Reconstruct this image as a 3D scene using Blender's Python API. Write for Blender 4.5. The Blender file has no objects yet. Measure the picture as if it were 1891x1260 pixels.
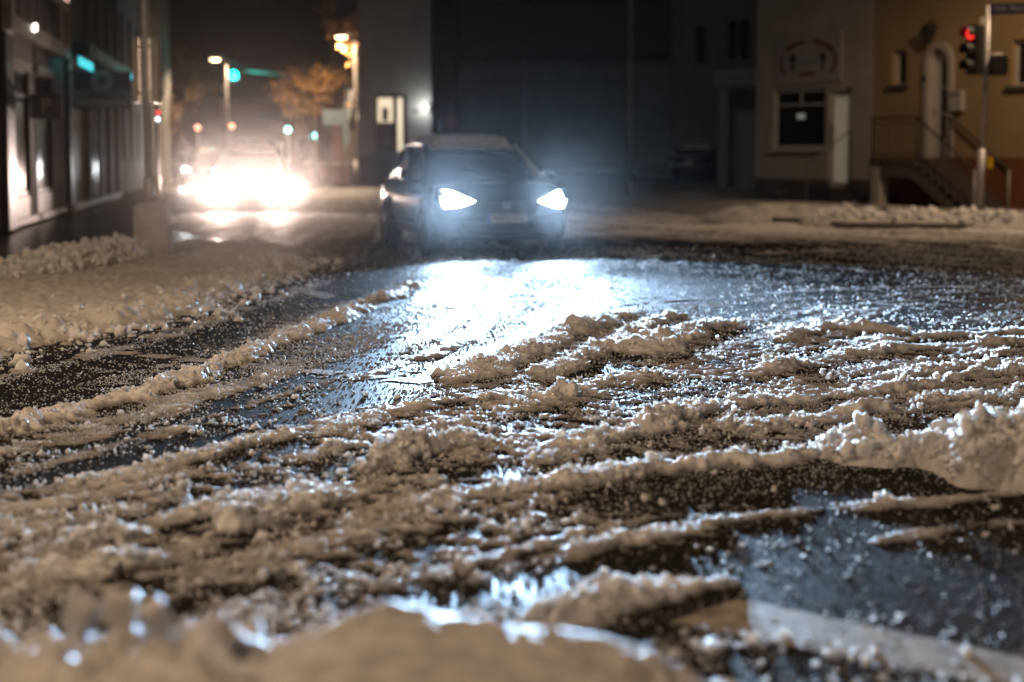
import bpy, bmesh, math, random
import numpy as np
from mathutils import Vector, Matrix

R = math.radians
random.seed(7)
rng = np.random.default_rng(11)
scene = bpy.context.scene
C = scene.collection

# ------------------------------------------------------------------ camera
CAM_H, FPX, HORIZ = 1.39, 3677.0, 285.0          # eye height, focal length in photo pixels, horizon row
TILT = math.atan((630.0 - HORIZ) / FPX)
cam_d = bpy.data.cameras.new('camera')
cam = bpy.data.objects.new('camera', cam_d)
C.objects.link(cam)
cam.location = (0, 0, CAM_H)
cam.rotation_euler = (math.pi / 2 - TILT, 0, 0)
cam_d.sensor_width = 36.0
cam_d.lens = FPX / 1891.0 * 36.0
cam_d.clip_start = 0.05
cam_d.clip_end = 1500
cam_d.dof.use_dof = True
cam_d.dof.focus_distance = 12.3
cam_d.dof.aperture_fstop = 1.45
scene.camera = cam

# ------------------------------------------------------------------ world, moonlight, exposure
world = bpy.data.worlds.new('World')
scene.world = world
world.use_nodes = True
wn = world.node_tree
sky = wn.nodes.new('ShaderNodeTexSky')
sky.sky_type = 'NISHITA'
sky.sun_disc = False
sky.sun_elevation = R(2.0)
sky.sun_rotation = R(200)
sky.air_density = 1.0
sky.dust_density = 4.0
wn.links.new(sky.outputs[0], wn.nodes['Background'].inputs[0])
wn.nodes['Background'].inputs[1].default_value = 0.003
sun_d = bpy.data.lights.new('sun', 'SUN')
sun_d.energy = 0.07
sun_d.angle = R(10)
sun = bpy.data.objects.new('sun', sun_d)
C.objects.link(sun)
sun.rotation_euler = (R(50), 0, R(-20))

scene.view_settings.view_transform = 'Standard'
scene.view_settings.look = 'None'
scene.view_settings.gamma = 1.0
scene.view_settings.exposure = 0.0
scene.view_settings.use_curve_mapping = False
cy = scene.cycles
cy.use_denoising = True
cy.max_bounces = 4
cy.diffuse_bounces = 2
cy.glossy_bounces = 2
cy.transmission_bounces = 3
cy.volume_bounces = 0
cy.transparent_max_bounces = 4
cy.sample_clamp_indirect = 4.0
cy.sample_clamp_direct = 60.0
cy.caustics_reflective = False
cy.caustics_refractive = False
cy.use_light_tree = True
cy.use_adaptive_sampling = True
cy.adaptive_threshold = 0.03

# lamp powers (W) and colours
SODIUM = (1.0, 0.68, 0.42)
BLUEWHITE = (0.47, 0.70, 1.0)
WARMWHITE = (1.0, 0.74, 0.63)
P_SUV = 105000.0          # each headlamp of the turning car
P_GLARE = 300000.0
P_STREET = 1200.0
HAZE = 0.00006

# ------------------------------------------------------------------ picture measurements -> world
_ct, _st = math.cos(TILT), math.sin(TILT)
def ray(px, py):
    u, v = (px - 945.5) / FPX, (630.0 - py) / FPX
    return Vector((u, _ct + v * _st, -_st + v * _ct))
def gp(px, py, z=0.0):
    d = ray(px, py)
    t = (z - CAM_H) / d.z
    return (d.x * t, d.y * t)
def at(px, py, Y):
    d = ray(px, py)
    t = Y / d.y
    return Vector((d.x * t, Y, CAM_H + d.z * t))

# ------------------------------------------------------------------ materials
def mat(name, col=(0.5, 0.5, 0.5), rough=0.6, metal=0.0, spec=0.5, noise=0.0, nscale=6.0, bump=0.0, bscale=40.0,
        emit=None, estr=0.0, coat=0.0, sss=0.0, col2=None, stretch=None):
    m = bpy.data.materials.new(name)
    m.use_nodes = True
    nt = m.node_tree
    b = nt.nodes['Principled BSDF']
    b.inputs['Base Color'].default_value = (*col, 1)
    b.inputs['Roughness'].default_value = rough
    b.inputs['Metallic'].default_value = metal
    b.inputs['Specular IOR Level'].default_value = spec
    b.inputs['Coat Weight'].default_value = coat
    b.inputs['Coat Roughness'].default_value = 0.08
    if sss:
        b.inputs['Subsurface Weight'].default_value = sss
        b.inputs['Subsurface Radius'].default_value = (1.0, 0.9, 0.8)
        b.inputs['Subsurface Scale'].default_value = 0.018
    if emit:
        b.inputs['Emission Color'].default_value = (*emit, 1)
        b.inputs['Emission Strength'].default_value = estr
    tc = nt.nodes.new('ShaderNodeTexCoord')
    vec = tc.outputs['Object']
    if stretch:
        mp = nt.nodes.new('ShaderNodeMapping')
        mp.inputs['Scale'].default_value = stretch
        nt.links.new(vec, mp.inputs['Vector'])
        vec = mp.outputs[0]
    if noise:
        n = nt.nodes.new('ShaderNodeTexNoise')
        n.inputs['Scale'].default_value = nscale
        n.inputs['Detail'].default_value = 6
        nt.links.new(vec, n.inputs['Vector'])
        mx = nt.nodes.new('ShaderNodeMix')
        mx.data_type = 'RGBA'
        c2 = col2 or tuple(c * (1 - noise) for c in col)
        mx.inputs[6].default_value = (*col, 1)
        mx.inputs[7].default_value = (*c2, 1)
        rp = nt.nodes.new('ShaderNodeValToRGB')
        rp.color_ramp.elements[0].position = 0.35
        rp.color_ramp.elements[1].position = 0.68
        nt.links.new(n.outputs[0], rp.inputs[0])
        nt.links.new(rp.outputs[0], mx.inputs[0])
        nt.links.new(mx.outputs[2], b.inputs['Base Color'])
    if bump:
        n2 = nt.nodes.new('ShaderNodeTexNoise')
        n2.inputs['Scale'].default_value = bscale
        n2.inputs['Detail'].default_value = 5
        nt.links.new(vec, n2.inputs['Vector'])
        bp = nt.nodes.new('ShaderNodeBump')
        bp.inputs['Strength'].default_value = bump
        bp.inputs['Distance'].default_value = 0.02
        nt.links.new(n2.outputs[0], bp.inputs['Height'])
        nt.links.new(bp.outputs[0], b.inputs['Normal'])
    return m

def glow(name, col, strength, sample=False):
    m = mat(name, (0.8, 0.8, 0.8), 0.3, emit=col, estr=strength)
    try:
        m.cycles.emission_sampling = 'AUTO' if sample else 'NONE'
    except Exception:
        pass
    return m

M = {}
# wet asphalt: dark, uneven film of melt water
def asphalt():
    m = mat('wet_asphalt', (0.018, 0.0175, 0.0175), 0.3, spec=0.006)
    nt = m.node_tree; b = nt.nodes['Principled BSDF']
    tc = nt.nodes.new('ShaderNodeTexCoord')
    n1 = nt.nodes.new('ShaderNodeTexNoise'); n1.inputs['Scale'].default_value = 1.3; n1.inputs['Detail'].default_value = 8
    nt.links.new(tc.outputs['Object'], n1.inputs['Vector'])
    rr = nt.nodes.new('ShaderNodeMapRange'); rr.inputs[1].default_value = 0.3; rr.inputs[2].default_value = 0.7
    rr.inputs[3].default_value = 0.42; rr.inputs[4].default_value = 0.70
    nt.links.new(n1.outputs[0], rr.inputs[0]); nt.links.new(rr.outputs[0], b.inputs['Roughness'])
    n2 = nt.nodes.new('ShaderNodeTexNoise'); n2.inputs['Scale'].default_value = 24; n2.inputs['Detail'].default_value = 7
    n2.inputs['Roughness'].default_value = 0.65
    nt.links.new(tc.outputs['Object'], n2.inputs['Vector'])
    n3 = nt.nodes.new('ShaderNodeTexVoronoi'); n3.inputs['Scale'].default_value = 260
    nt.links.new(tc.outputs['Object'], n3.inputs['Vector'])
    ad = nt.nodes.new('ShaderNodeMath'); ad.operation = 'MULTIPLY_ADD'; ad.inputs[1].default_value = 0.22
    nt.links.new(n3.outputs[0], ad.inputs[0]); nt.links.new(n2.outputs[0], ad.inputs[2])
    bp = nt.nodes.new('ShaderNodeBump'); bp.inputs['Strength'].default_value = 0.22; bp.inputs['Distance'].default_value = 0.014
    nt.links.new(ad.outputs[0], bp.inputs['Height']); nt.links.new(bp.outputs[0], b.inputs['Normal'])
    return m
M['asphalt'] = asphalt()

def slushmat(name, thin, thick, sss, rough=0.38):
    """slush: grey and soaked where it is thin, white where it is piled up (attribute 'depth', metres)"""
    m = mat(name, thick, rough, spec=0.03, sss=sss)
    nt = m.node_tree; b = nt.nodes['Principled BSDF']
    tc = nt.nodes.new('ShaderNodeTexCoord')
    at_ = nt.nodes.new('ShaderNodeAttribute'); at_.attribute_name = 'depth'
    mr = nt.nodes.new('ShaderNodeMapRange'); mr.inputs[1].default_value = 0.0; mr.inputs[2].default_value = 0.024
    nt.links.new(at_.outputs['Fac'], mr.inputs[0])
    n0 = nt.nodes.new('ShaderNodeTexNoise'); n0.inputs['Scale'].default_value = 5; n0.inputs['Detail'].default_value = 7
    nt.links.new(tc.outputs['Object'], n0.inputs['Vector'])
    mu = nt.nodes.new('ShaderNodeMath'); mu.operation = 'MULTIPLY'
    r2 = nt.nodes.new('ShaderNodeMapRange'); r2.inputs[1].default_value = 0.3; r2.inputs[2].default_value = 0.62
    r2.inputs[3].default_value = 0.55; r2.inputs[4].default_value = 1.0
    nt.links.new(n0.outputs[0], r2.inputs[0])
    nt.links.new(mr.outputs[0], mu.inputs[0]); nt.links.new(r2.outputs[0], mu.inputs[1])
    mx = nt.nodes.new('ShaderNodeMix'); mx.data_type = 'RGBA'
    mx.inputs[6].default_value = (*thin, 1); mx.inputs[7].default_value = (*thick, 1)
    nt.links.new(mu.outputs[0], mx.inputs[0]); nt.links.new(mx.outputs[2], b.inputs['Base Color'])
    n1 = nt.nodes.new('ShaderNodeTexNoise'); n1.inputs['Scale'].default_value = 70; n1.inputs['Detail'].default_value = 5
    n1.inputs['Roughness'].default_value = 0.7
    nt.links.new(tc.outputs['Object'], n1.inputs['Vector'])
    bp = nt.nodes.new('ShaderNodeBump'); bp.inputs['Strength'].default_value = 0.7; bp.inputs['Distance'].default_value = 0.012
    nt.links.new(n1.outputs[0], bp.inputs['Height']); nt.links.new(bp.outputs[0], b.inputs['Normal'])
    return m
M['slush'] = slushmat('slush', (0.15, 0.145, 0.14), (0.82, 0.80, 0.77), 0.7, 0.5)
M['verge'] = slushmat('verge_snow', (0.40, 0.38, 0.35), (0.72, 0.70, 0.66), 0.25, 0.55)
M['bank'] = mat('bank_snow', (0.82, 0.80, 0.77), 0.5, noise=0.35, nscale=14, bump=1.0, bscale=130, sss=0.3)
M['clump'] = mat('clump_snow', (0.88, 0.87, 0.86), 0.22, spec=0.6, noise=0.12, nscale=60, bump=0.5, bscale=120, sss=1.0)
M['clump'].node_tree.nodes['Principled BSDF'].inputs['Subsurface Scale'].default_value = 0.03
M['ice'] = mat('ice_grain', (0.50, 0.52, 0.53), 0.2, spec=0.8)
M['paint'] = mat('road_paint', (0.40, 0.36, 0.30), 0.6, spec=.03, noise=0.6, nscale=11, bump=0.25, bscale=80)
M['pavement'] = mat('wet_pavement', (0.055, 0.052, 0.05), 0.28, noise=0.4, nscale=3, bump=0.5, bscale=25)
M['kerb'] = mat('kerb_stone', (0.22, 0.21, 0.20), 0.5, noise=0.3, nscale=4, bump=0.3)
M['black_paint'] = mat('black_car_paint', (0.010, 0.011, 0.014), 0.22, spec=0.5, coat=0.35, noise=0.3, nscale=8)
M['dark_plastic'] = mat('dark_plastic', (0.018, 0.018, 0.019), 0.55, noise=0.2, nscale=20, bump=0.1)
M['tyre'] = mat('tyre_rubber', (0.016, 0.016, 0.016), 0.7, noise=0.4, nscale=12, bump=0.3)
M['rim'] = mat('alloy_rim', (0.28, 0.28, 0.29), 0.35, metal=0.9)
M['car_glass'] = mat('car_glass', (0.008, 0.009, 0.011), 0.06, spec=0.6)
M['chrome'] = mat('chrome', (0.6, 0.6, 0.62), 0.15, metal=1.0)
M['plate'] = mat('plate_white', (0.72, 0.72, 0.70), 0.35)
M['plate_blue'] = mat('plate_blue', (0.02, 0.06, 0.35), 0.35)
M['ink'] = mat('black_ink', (0.02, 0.02, 0.02), 0.5)
M['galv'] = mat('galvanised_steel', (0.46, 0.45, 0.44), 0.45, metal=0.25, noise=0.25, nscale=14, bump=0.08)
M['grey_box'] = mat('grey_box_metal', (0.48, 0.46, 0.46), 0.5, noise=0.3, nscale=5, bump=0.12, bscale=18)
M['signal_black'] = mat('signal_black', (0.012, 0.012, 0.012), 0.5)
M['signal_back'] = mat('signal_backboard', (0.40, 0.36, 0.28), 0.5, noise=0.2, nscale=6)
M['glass_dark'] = mat('dark_window_glass', (0.012, 0.013, 0.015), 0.09, spec=0.7)
M['glass_ribbed'] = mat('shop_window_glass', (0.02, 0.02, 0.022), 0.16, spec=1.0, bump=0.25, bscale=3, stretch=(14, 14, 0.6))
M['white_frame'] = mat('white_window_frame', (0.60, 0.58, 0.55), 0.4, noise=0.15, nscale=7)
M['brown_frame'] = mat('brown_door_frame', (0.10, 0.055, 0.035), 0.5, noise=0.3, nscale=9)
M['dark_frame'] = mat('dark_shop_frame', (0.035, 0.032, 0.032), 0.4, noise=0.2, nscale=9)
M['shop_wall'] = mat('shop_wall_plaster', (0.13, 0.108, 0.105), 0.75, noise=0.25, nscale=1.2, bump=0.2)
M['shop_wall_b'] = mat('shop_wall_panel', (0.16, 0.18, 0.185), 0.6, noise=0.25, nscale=1.0, bump=0.2)
M['sill_light'] = mat('light_kick_panel', (0.50, 0.46, 0.43), 0.45, noise=0.25, nscale=5)
M['sign_white'] = mat('sign_panel', (0.45, 0.42, 0.40), 0.45, noise=0.15, nscale=2)
M['sign_red'] = mat('sign_red', (0.22, 0.05, 0.045), 0.45)
M['sign_ink'] = mat('sign_dark_letters', (0.035, 0.03, 0.035), 0.5)
M['sign_blue'] = mat('sign_blue', (0.025, 0.035, 0.09), 0.4)
M['sign_grey'] = mat('sign_grey', (0.30, 0.33, 0.35), 0.5, noise=0.2, nscale=3)
M['cyan'] = glow('cyan_light_strip', (0.02, 0.55, 0.65), 1.3)
M['beige_wall'] = mat('beige_plaster', (0.48, 0.42, 0.36), 0.85, noise=0.18, nscale=1.3, bump=0.25, bscale=30)
M['yellow_wall'] = mat('yellow_plaster', (0.38, 0.26, 0.125), 0.85, noise=0.15, nscale=1.1, bump=0.25, bscale=30)
M['grey_plinth'] = mat('grey_plinth', (0.11, 0.095, 0.085), 0.8, noise=0.3, nscale=2.5, bump=0.3)
M['orange_plinth'] = mat('rust_red_plinth', (0.22, 0.075, 0.025), 0.8, noise=0.25, nscale=2.2, bump=0.3)
M['grey_wall'] = mat('grey_render', (0.33, 0.33, 0.33), 0.85, noise=0.18, nscale=1.0, bump=0.2, bscale=20)
M['dim_wall'] = mat('dim_render', (0.20, 0.19, 0.185), 0.85, noise=0.2, nscale=0.9, bump=0.2)
M['roof'] = mat('roof_tiles', (0.09, 0.06, 0.05), 0.7, noise=0.3, nscale=5, bump=0.4, bscale=12)
M['stone'] = mat('step_stone', (0.10, 0.08, 0.075), 0.6, noise=0.3, nscale=5, bump=0.3)
M['iron'] = mat('wrought_iron', (0.03, 0.035, 0.035), 0.5, noise=0.2)
M['red_wall'] = mat('reddish_wall', (0.36, 0.20, 0.16), 0.85, noise=0.25, nscale=1.5, bump=0.3, bscale=10)
M['bark'] = mat('bark', (0.10, 0.065, 0.04), 0.9, noise=0.4, nscale=8, bump=0.6, bscale=20)
M['leaf'] = mat('lamplit_leaf', (0.34, 0.19, 0.06), 0.7, noise=0.4, nscale=3)  # orange-brown of the street lamp light is put into the leaf colour
M['hedge'] = mat('dark_hedge', (0.02, 0.026, 0.022), 0.8, noise=0.4, nscale=4)
M['lit_warm'] = glow('lit_window', (1.0, 0.80, 0.52), 0.85)
M['lit_frost'] = glow('lit_frosted_glass', (1.0, 0.86, 0.58), 0.075)
M['lit_cold'] = glow('lit_ceiling_lamp', (0.8, 0.95, 0.85), 0.13)
M['lamp_sodium'] = glow('sodium_lamp', (1.0, 0.66, 0.34), 18)
M['green_lens'] = glow('green_signal_lens', (0.0, 0.95, 0.80), 22)
M['cyan_lens'] = glow('pale_green_signal_lens', (0.35, 1.0, 0.92), 9)
M['red_lens'] = glow('red_signal_lens', (1.0, 0.02, 0.02), 1.6)
M['tail_lit'] = glow('red_light', (1.0, 0.08, 0.06), 1.5)
M['orange_dot'] = glow('orange_light', (1.0, 0.35, 0.2), 4)
M['white_dot'] = glow('white_light', (0.9, 0.92, 1.0), 4)
M['off_lens'] = mat('unlit_lens', (0.04, 0.03, 0.02), 0.2)
M['tail_glass'] = mat('tail_lamp_red', (0.45, 0.01, 0.015), 0.12, coat=1.0)
M['lens_blue'] = glow('headlamp_blue_white', (0.75, 0.88, 1.0), 160)
M['lens_warm'] = glow('headlamp_warm_white', (1.0, .84, .78), 70)
M['wall_lamp'] = glow('wall_lamp_glass', (1.0, 0.97, 0.9), 1.5)
M['yellow'] = mat('yellow_push_button', (0.75, 0.45, 0.01), 0.4)
M['note'] = mat('white_letter_box', (0.45, 0.42, 0.40), 0.5)
M['red_sign'] = mat('dull_red_sign', (0.35, 0.03, 0.04), 0.4)
M['blue_panel'] = mat('blue_grey_panel', (0.10, 0.15, 0.19), 0.5)

# ------------------------------------------------------------------ mesh helpers
class MB:
    def __init__(s):
        s.v = []; s.f = []
    def add(s, vs, fs):
        o = len(s.v)
        s.v += [tuple(p) for p in vs]
        s.f += [tuple(i + o for i in q) for q in fs]
        return s
    def box(s, x0, x1, y0, y1, z0, z1, bev=0.0):
        if bev <= 0:
            vs = [(x0, y0, z0), (x1, y0, z0), (x1, y1, z0), (x0, y1, z0), (x0, y0, z1), (x1, y0, z1), (x1, y1, z1), (x0, y1, z1)]
            return s.add(vs, [(3, 2, 1, 0), (4, 5, 6, 7), (0, 1, 5, 4), (1, 2, 6, 5), (2, 3, 7, 6), (3, 0, 4, 7)])
        bm = bmesh.new()
        bmesh.ops.create_cube(bm, size=1)
        for v in bm.verts:
            v.co = Vector(((x0 + x1) / 2 + v.co.x * (x1 - x0), (y0 + y1) / 2 + v.co.y * (y1 - y0), (z0 + z1) / 2 + v.co.z * (z1 - z0)))
        bmesh.ops.bevel(bm, geom=bm.edges[:], offset=bev, segments=2, affect='EDGES')
        bm.verts.index_update()
        s.add([v.co for v in bm.verts], [tuple(v.index for v in f.verts) for f in bm.faces])
        bm.free()
        return s
    def tube(s, pts, rad, n=10, cap=True):
        pts = [Vector(p) for p in pts]
        if not hasattr(rad, '__len__'):
            rad = [rad] * len(pts)
        rings = []
        up = Vector((0.123, 0.31, 0.94))
        for i, p in enumerate(pts):
            d = (pts[min(i + 1, len(pts) - 1)] - pts[max(i - 1, 0)]).normalized()
            a = d.cross(up if abs(d.dot(up)) < 0.95 else Vector((1, 0, 0))).normalized()
            b = d.cross(a)
            rings.append([p + (a * math.cos(k * 2 * math.pi / n) + b * math.sin(k * 2 * math.pi / n)) * rad[i] for k in range(n)])
        vs = [q for r in rings for q in r]
        fs = []
        for i in range(len(pts) - 1):
            for k in range(n):
                fs.append((i * n + k, i * n + (k + 1) % n, (i + 1) * n + (k + 1) % n, (i + 1) * n + k))
        if cap:
            fs.append(tuple(range(n))[::-1])
            fs.append(tuple((len(pts) - 1) * n + k for k in range(n)))
        return s.add(vs, fs)
    def loft(s, rings, closed=True, cap=True):
        n = len(rings[0])
        vs = [q for r in rings for q in r]
        fs = []
        for i in range(len(rings) - 1):
            for k in range(n if closed else n - 1):
                fs.append((i * n + k, i * n + (k + 1) % n, (i + 1) * n + (k + 1) % n, (i + 1) * n + k))
        if cap and closed:
            fs.append(tuple(range(n))[::-1])
            fs.append(tuple((len(rings) - 1) * n + k for k in range(n)))
        return s.add(vs, fs)
    def prism(s, poly, axis, a, b):
        """poly: 2-D outline, extruded from a to b along axis ('x','y','z')"""
        n = len(poly)
        def mk(p, t):
            return {'x': (t, p[0], p[1]), 'y': (p[0], t, p[1]), 'z': (p[0], p[1], t)}[axis]
        vs = [mk(p, a) for p in poly] + [mk(p, b) for p in poly]
        fs = [tuple(range(n))[::-1], tuple(range(n, 2 * n))]
        for k in range(n):
            fs.append((k, (k + 1) % n, n + (k + 1) % n, n + k))
        return s.add(vs, fs)
    def disc(s, c, r, axis, d, n=24, r2=None):
        """short cylinder centred at c, depth d along axis"""
        ax = {'x': Vector((1, 0, 0)), 'y': Vector((0, 1, 0)), 'z': Vector((0, 0, 1))}[axis]
        c = Vector(c)
        return s.tube([c - ax * d / 2, c + ax * d / 2], [r, r2 if r2 else r], n)
    def build(s, name, m, parent=None, smooth=False, loc=None):
        me = bpy.data.meshes.new(name)
        me.from_pydata(s.v, [], s.f)
        bm = bmesh.new(); bm.from_mesh(me)
        bmesh.ops.recalc_face_normals(bm, faces=bm.faces[:])
        bm.to_mesh(me); bm.free()
        me.materials.append(M[m] if isinstance(m, str) else m)
        if smooth:
            me.polygons.foreach_set('use_smooth', [True] * len(me.polygons))
        o = bpy.data.objects.new(name, me)
        C.objects.link(o)
        if parent:
            o.parent = parent
        if loc:
            o.location = loc
        return o

def tag(o, label=None, cat=None, group=None, kind=None):
    if label: o['label'] = label
    if cat: o['category'] = cat
    if group: o['group'] = group
    if kind: o['kind'] = kind
    return o
def empty(name, loc, rz, label, cat, group=None):
    o = bpy.data.objects.new(name, None)
    C.objects.link(o)
    o.empty_display_size = 0.2
    o.location = loc
    o.rotation_euler = (0, 0, rz)
    return tag(o, label, cat, group)
def copy_tree(o, parent=None):
    c = o.copy(); C.objects.link(c); c.parent = parent
    for ch in list(o.children):
        copy_tree(ch, c)
    return c
def light(kind, name, energy, col, parent, loc, size=0.05, spot=None, aim=None, blend=0.6):
    d = bpy.data.lights.new(name, kind)
    d.energy = energy; d.color = col
    d.shadow_soft_size = size
    if kind == 'SPOT':
        d.spot_size = spot; d.spot_blend = blend
    o = bpy.data.objects.new(name, d)
    C.objects.link(o)
    o.parent = parent
    o.location = loc
    if aim is not None:
        o.rotation_euler = Vector(aim).to_track_quat('-Z', 'Y').to_euler()
    return o
def text(name, body, size, m, parent, loc, rot=(math.pi / 2, 0, 0), depth=0.004, align='CENTER', sx=1.0):
    cu = bpy.data.curves.new(name, 'FONT')
    cu.body = body; cu.size = size; cu.extrude = depth; cu.align_x = align; cu.align_y = 'CENTER'
    cu.resolution_u = 2
    tmp = bpy.data.objects.new(name + '_curve', cu)
    C.objects.link(tmp)
    dg = bpy.context.evaluated_depsgraph_get()
    me = bpy.data.meshes.new_from_object(tmp.evaluated_get(dg))
    bpy.data.objects.remove(tmp)
    me.materials.clear(); me.materials.append(M[m])
    o = bpy.data.objects.new(name, me)
    C.objects.link(o)
    o.parent = parent; o.location = loc; o.rotation_euler = rot; o.scale = (sx, 1, 1)
    return o

# ------------------------------------------------------------------ noise in numpy
_tab = np.random.default_rng(5).random((256, 256))
def vnoise(x, y, s, seed=0):
    x = np.asarray(x) / s + seed * 17.31; y = np.asarray(y) / s + seed * 9.77
    xi = np.floor(x).astype(np.int64); yi = np.floor(y).astype(np.int64)
    fx = x - xi; fy = y - yi
    fx = fx * fx * (3 - 2 * fx); fy = fy * fy * (3 - 2 * fy)
    g = lambda a, b: _tab[a & 255, b & 255]
    return (g(xi, yi) * (1 - fx) + g(xi + 1, yi) * fx) * (1 - fy) + (g(xi, yi + 1) * (1 - fx) + g(xi + 1, yi + 1) * fx) * fy
def fbm(x, y, s, oct=4, seed=0):
    a = 0; w = 1; t = 0
    for k in range(oct):
        a = a + w * vnoise(x, y, s / 2 ** k, seed + k * 3); t += w; w *= 0.55
    return a / t
def lump(x, y, cell, seed=0, prob=0.8):
    """height of a layer of half-buried round lumps, in metres"""
    X = np.asarray(x) / cell; Y = np.asarray(y) / cell
    xi = np.floor(X).astype(np.int64); yi = np.floor(Y).astype(np.int64)
    best = np.zeros(X.shape)
    for i in (-1, 0, 1):
        for j in (-1, 0, 1):
            a = (xi + i + seed * 31) & 255; b = (yi + j + seed * 57) & 255
            jx = _tab[a, b]; jy = _tab[b, (a + 91) & 255]; rr = _tab[(a + 13) & 255, (b + 47) & 255]
            pr = _tab[(a + 71) & 255, (b + 5) & 255] < prob
            r = 0.28 + 0.5 * rr * rr
            d2 = ((X - (xi + i + jx)) ** 2 + (Y - (yi + j + jy)) ** 2) / (r * r)
            h = np.clip(1 - d2, 0, 1) ** 0.72 * r * pr
            best = np.maximum(best, h)
    return best * cell
def sstep(a, b, x):
    t = np.clip((x - a) / (b - a), 0, 1)
    return t * t * (3 - 2 * t)
def polydist(x, y, pts):
    """distance to a polyline and running length along it"""
    best = np.full(x.shape, 1e9); run = np.zeros(x.shape); acc = 0.0
    for (ax, ay), (bx, by) in zip(pts[:-1], pts[1:]):
        L2 = (bx - ax) ** 2 + (by - ay) ** 2
        t = np.clip(((x - ax) * (bx - ax) + (y - ay) * (by - ay)) / L2, 0, 1)
        d = np.hypot(x - ax - t * (bx - ax), y - ay - t * (by - ay))
        m = d < best
        best = np.where(m, d, best); run = np.where(m, acc + t * math.sqrt(L2), run)
        acc += math.sqrt(L2)
    return best, run, acc
def inpoly(x, y, poly):
    c = np.zeros(x.shape, bool)
    for (ax, ay), (bx, by) in zip(poly, poly[1:] + poly[:1]):
        m = ((ay > y) != (by > y)) & (x < (bx - ax) * (y - ay) / (by - ay + 1e-12) + ax)
        c ^= m
    return c
def hf_mesh(name, X, Y, Z, keep, m, depth=None, parent=None):
    """height-field sheet on an (rows, cols) lattice; cells whose corners are all dropped by keep are left out"""
    nr, nc = X.shape
    idx = np.arange(nr * nc).reshape(nr, nc)
    kc = keep[:-1, :-1] | keep[1:, :-1] | keep[:-1, 1:] | keep[1:, 1:]
    q = np.stack([idx[:-1, :-1], idx[:-1, 1:], idx[1:, 1:], idx[1:, :-1]], -1)[kc]
    used = np.zeros(nr * nc, bool); used[q.ravel()] = True
    remap = np.cumsum(used) - 1
    q = remap[q]
    co = np.stack([X, Y, Z], -1).reshape(-1, 3)[used]
    me = bpy.data.meshes.new(name)
    me.vertices.add(len(co)); me.vertices.foreach_set('co', co.ravel().astype(np.float32))
    me.loops.add(q.size); me.loops.foreach_set('vertex_index', q.ravel().astype(np.int32))
    me.polygons.add(len(q))
    me.polygons.foreach_set('loop_start', (np.arange(len(q)) * 4).astype(np.int32))
    me.polygons.foreach_set('use_smooth', np.ones(len(q), bool))
    if depth is not None:
        a = me.attributes.new('depth', 'FLOAT', 'POINT')
        a.data.foreach_set('value', depth.reshape(-1)[used].astype(np.float32))
    me.update(calc_edges=True)
    me.materials.append(M[m])
    o = bpy.data.objects.new(name, me)
    C.objects.link(o)
    if parent: o.parent = parent
    return o

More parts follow.
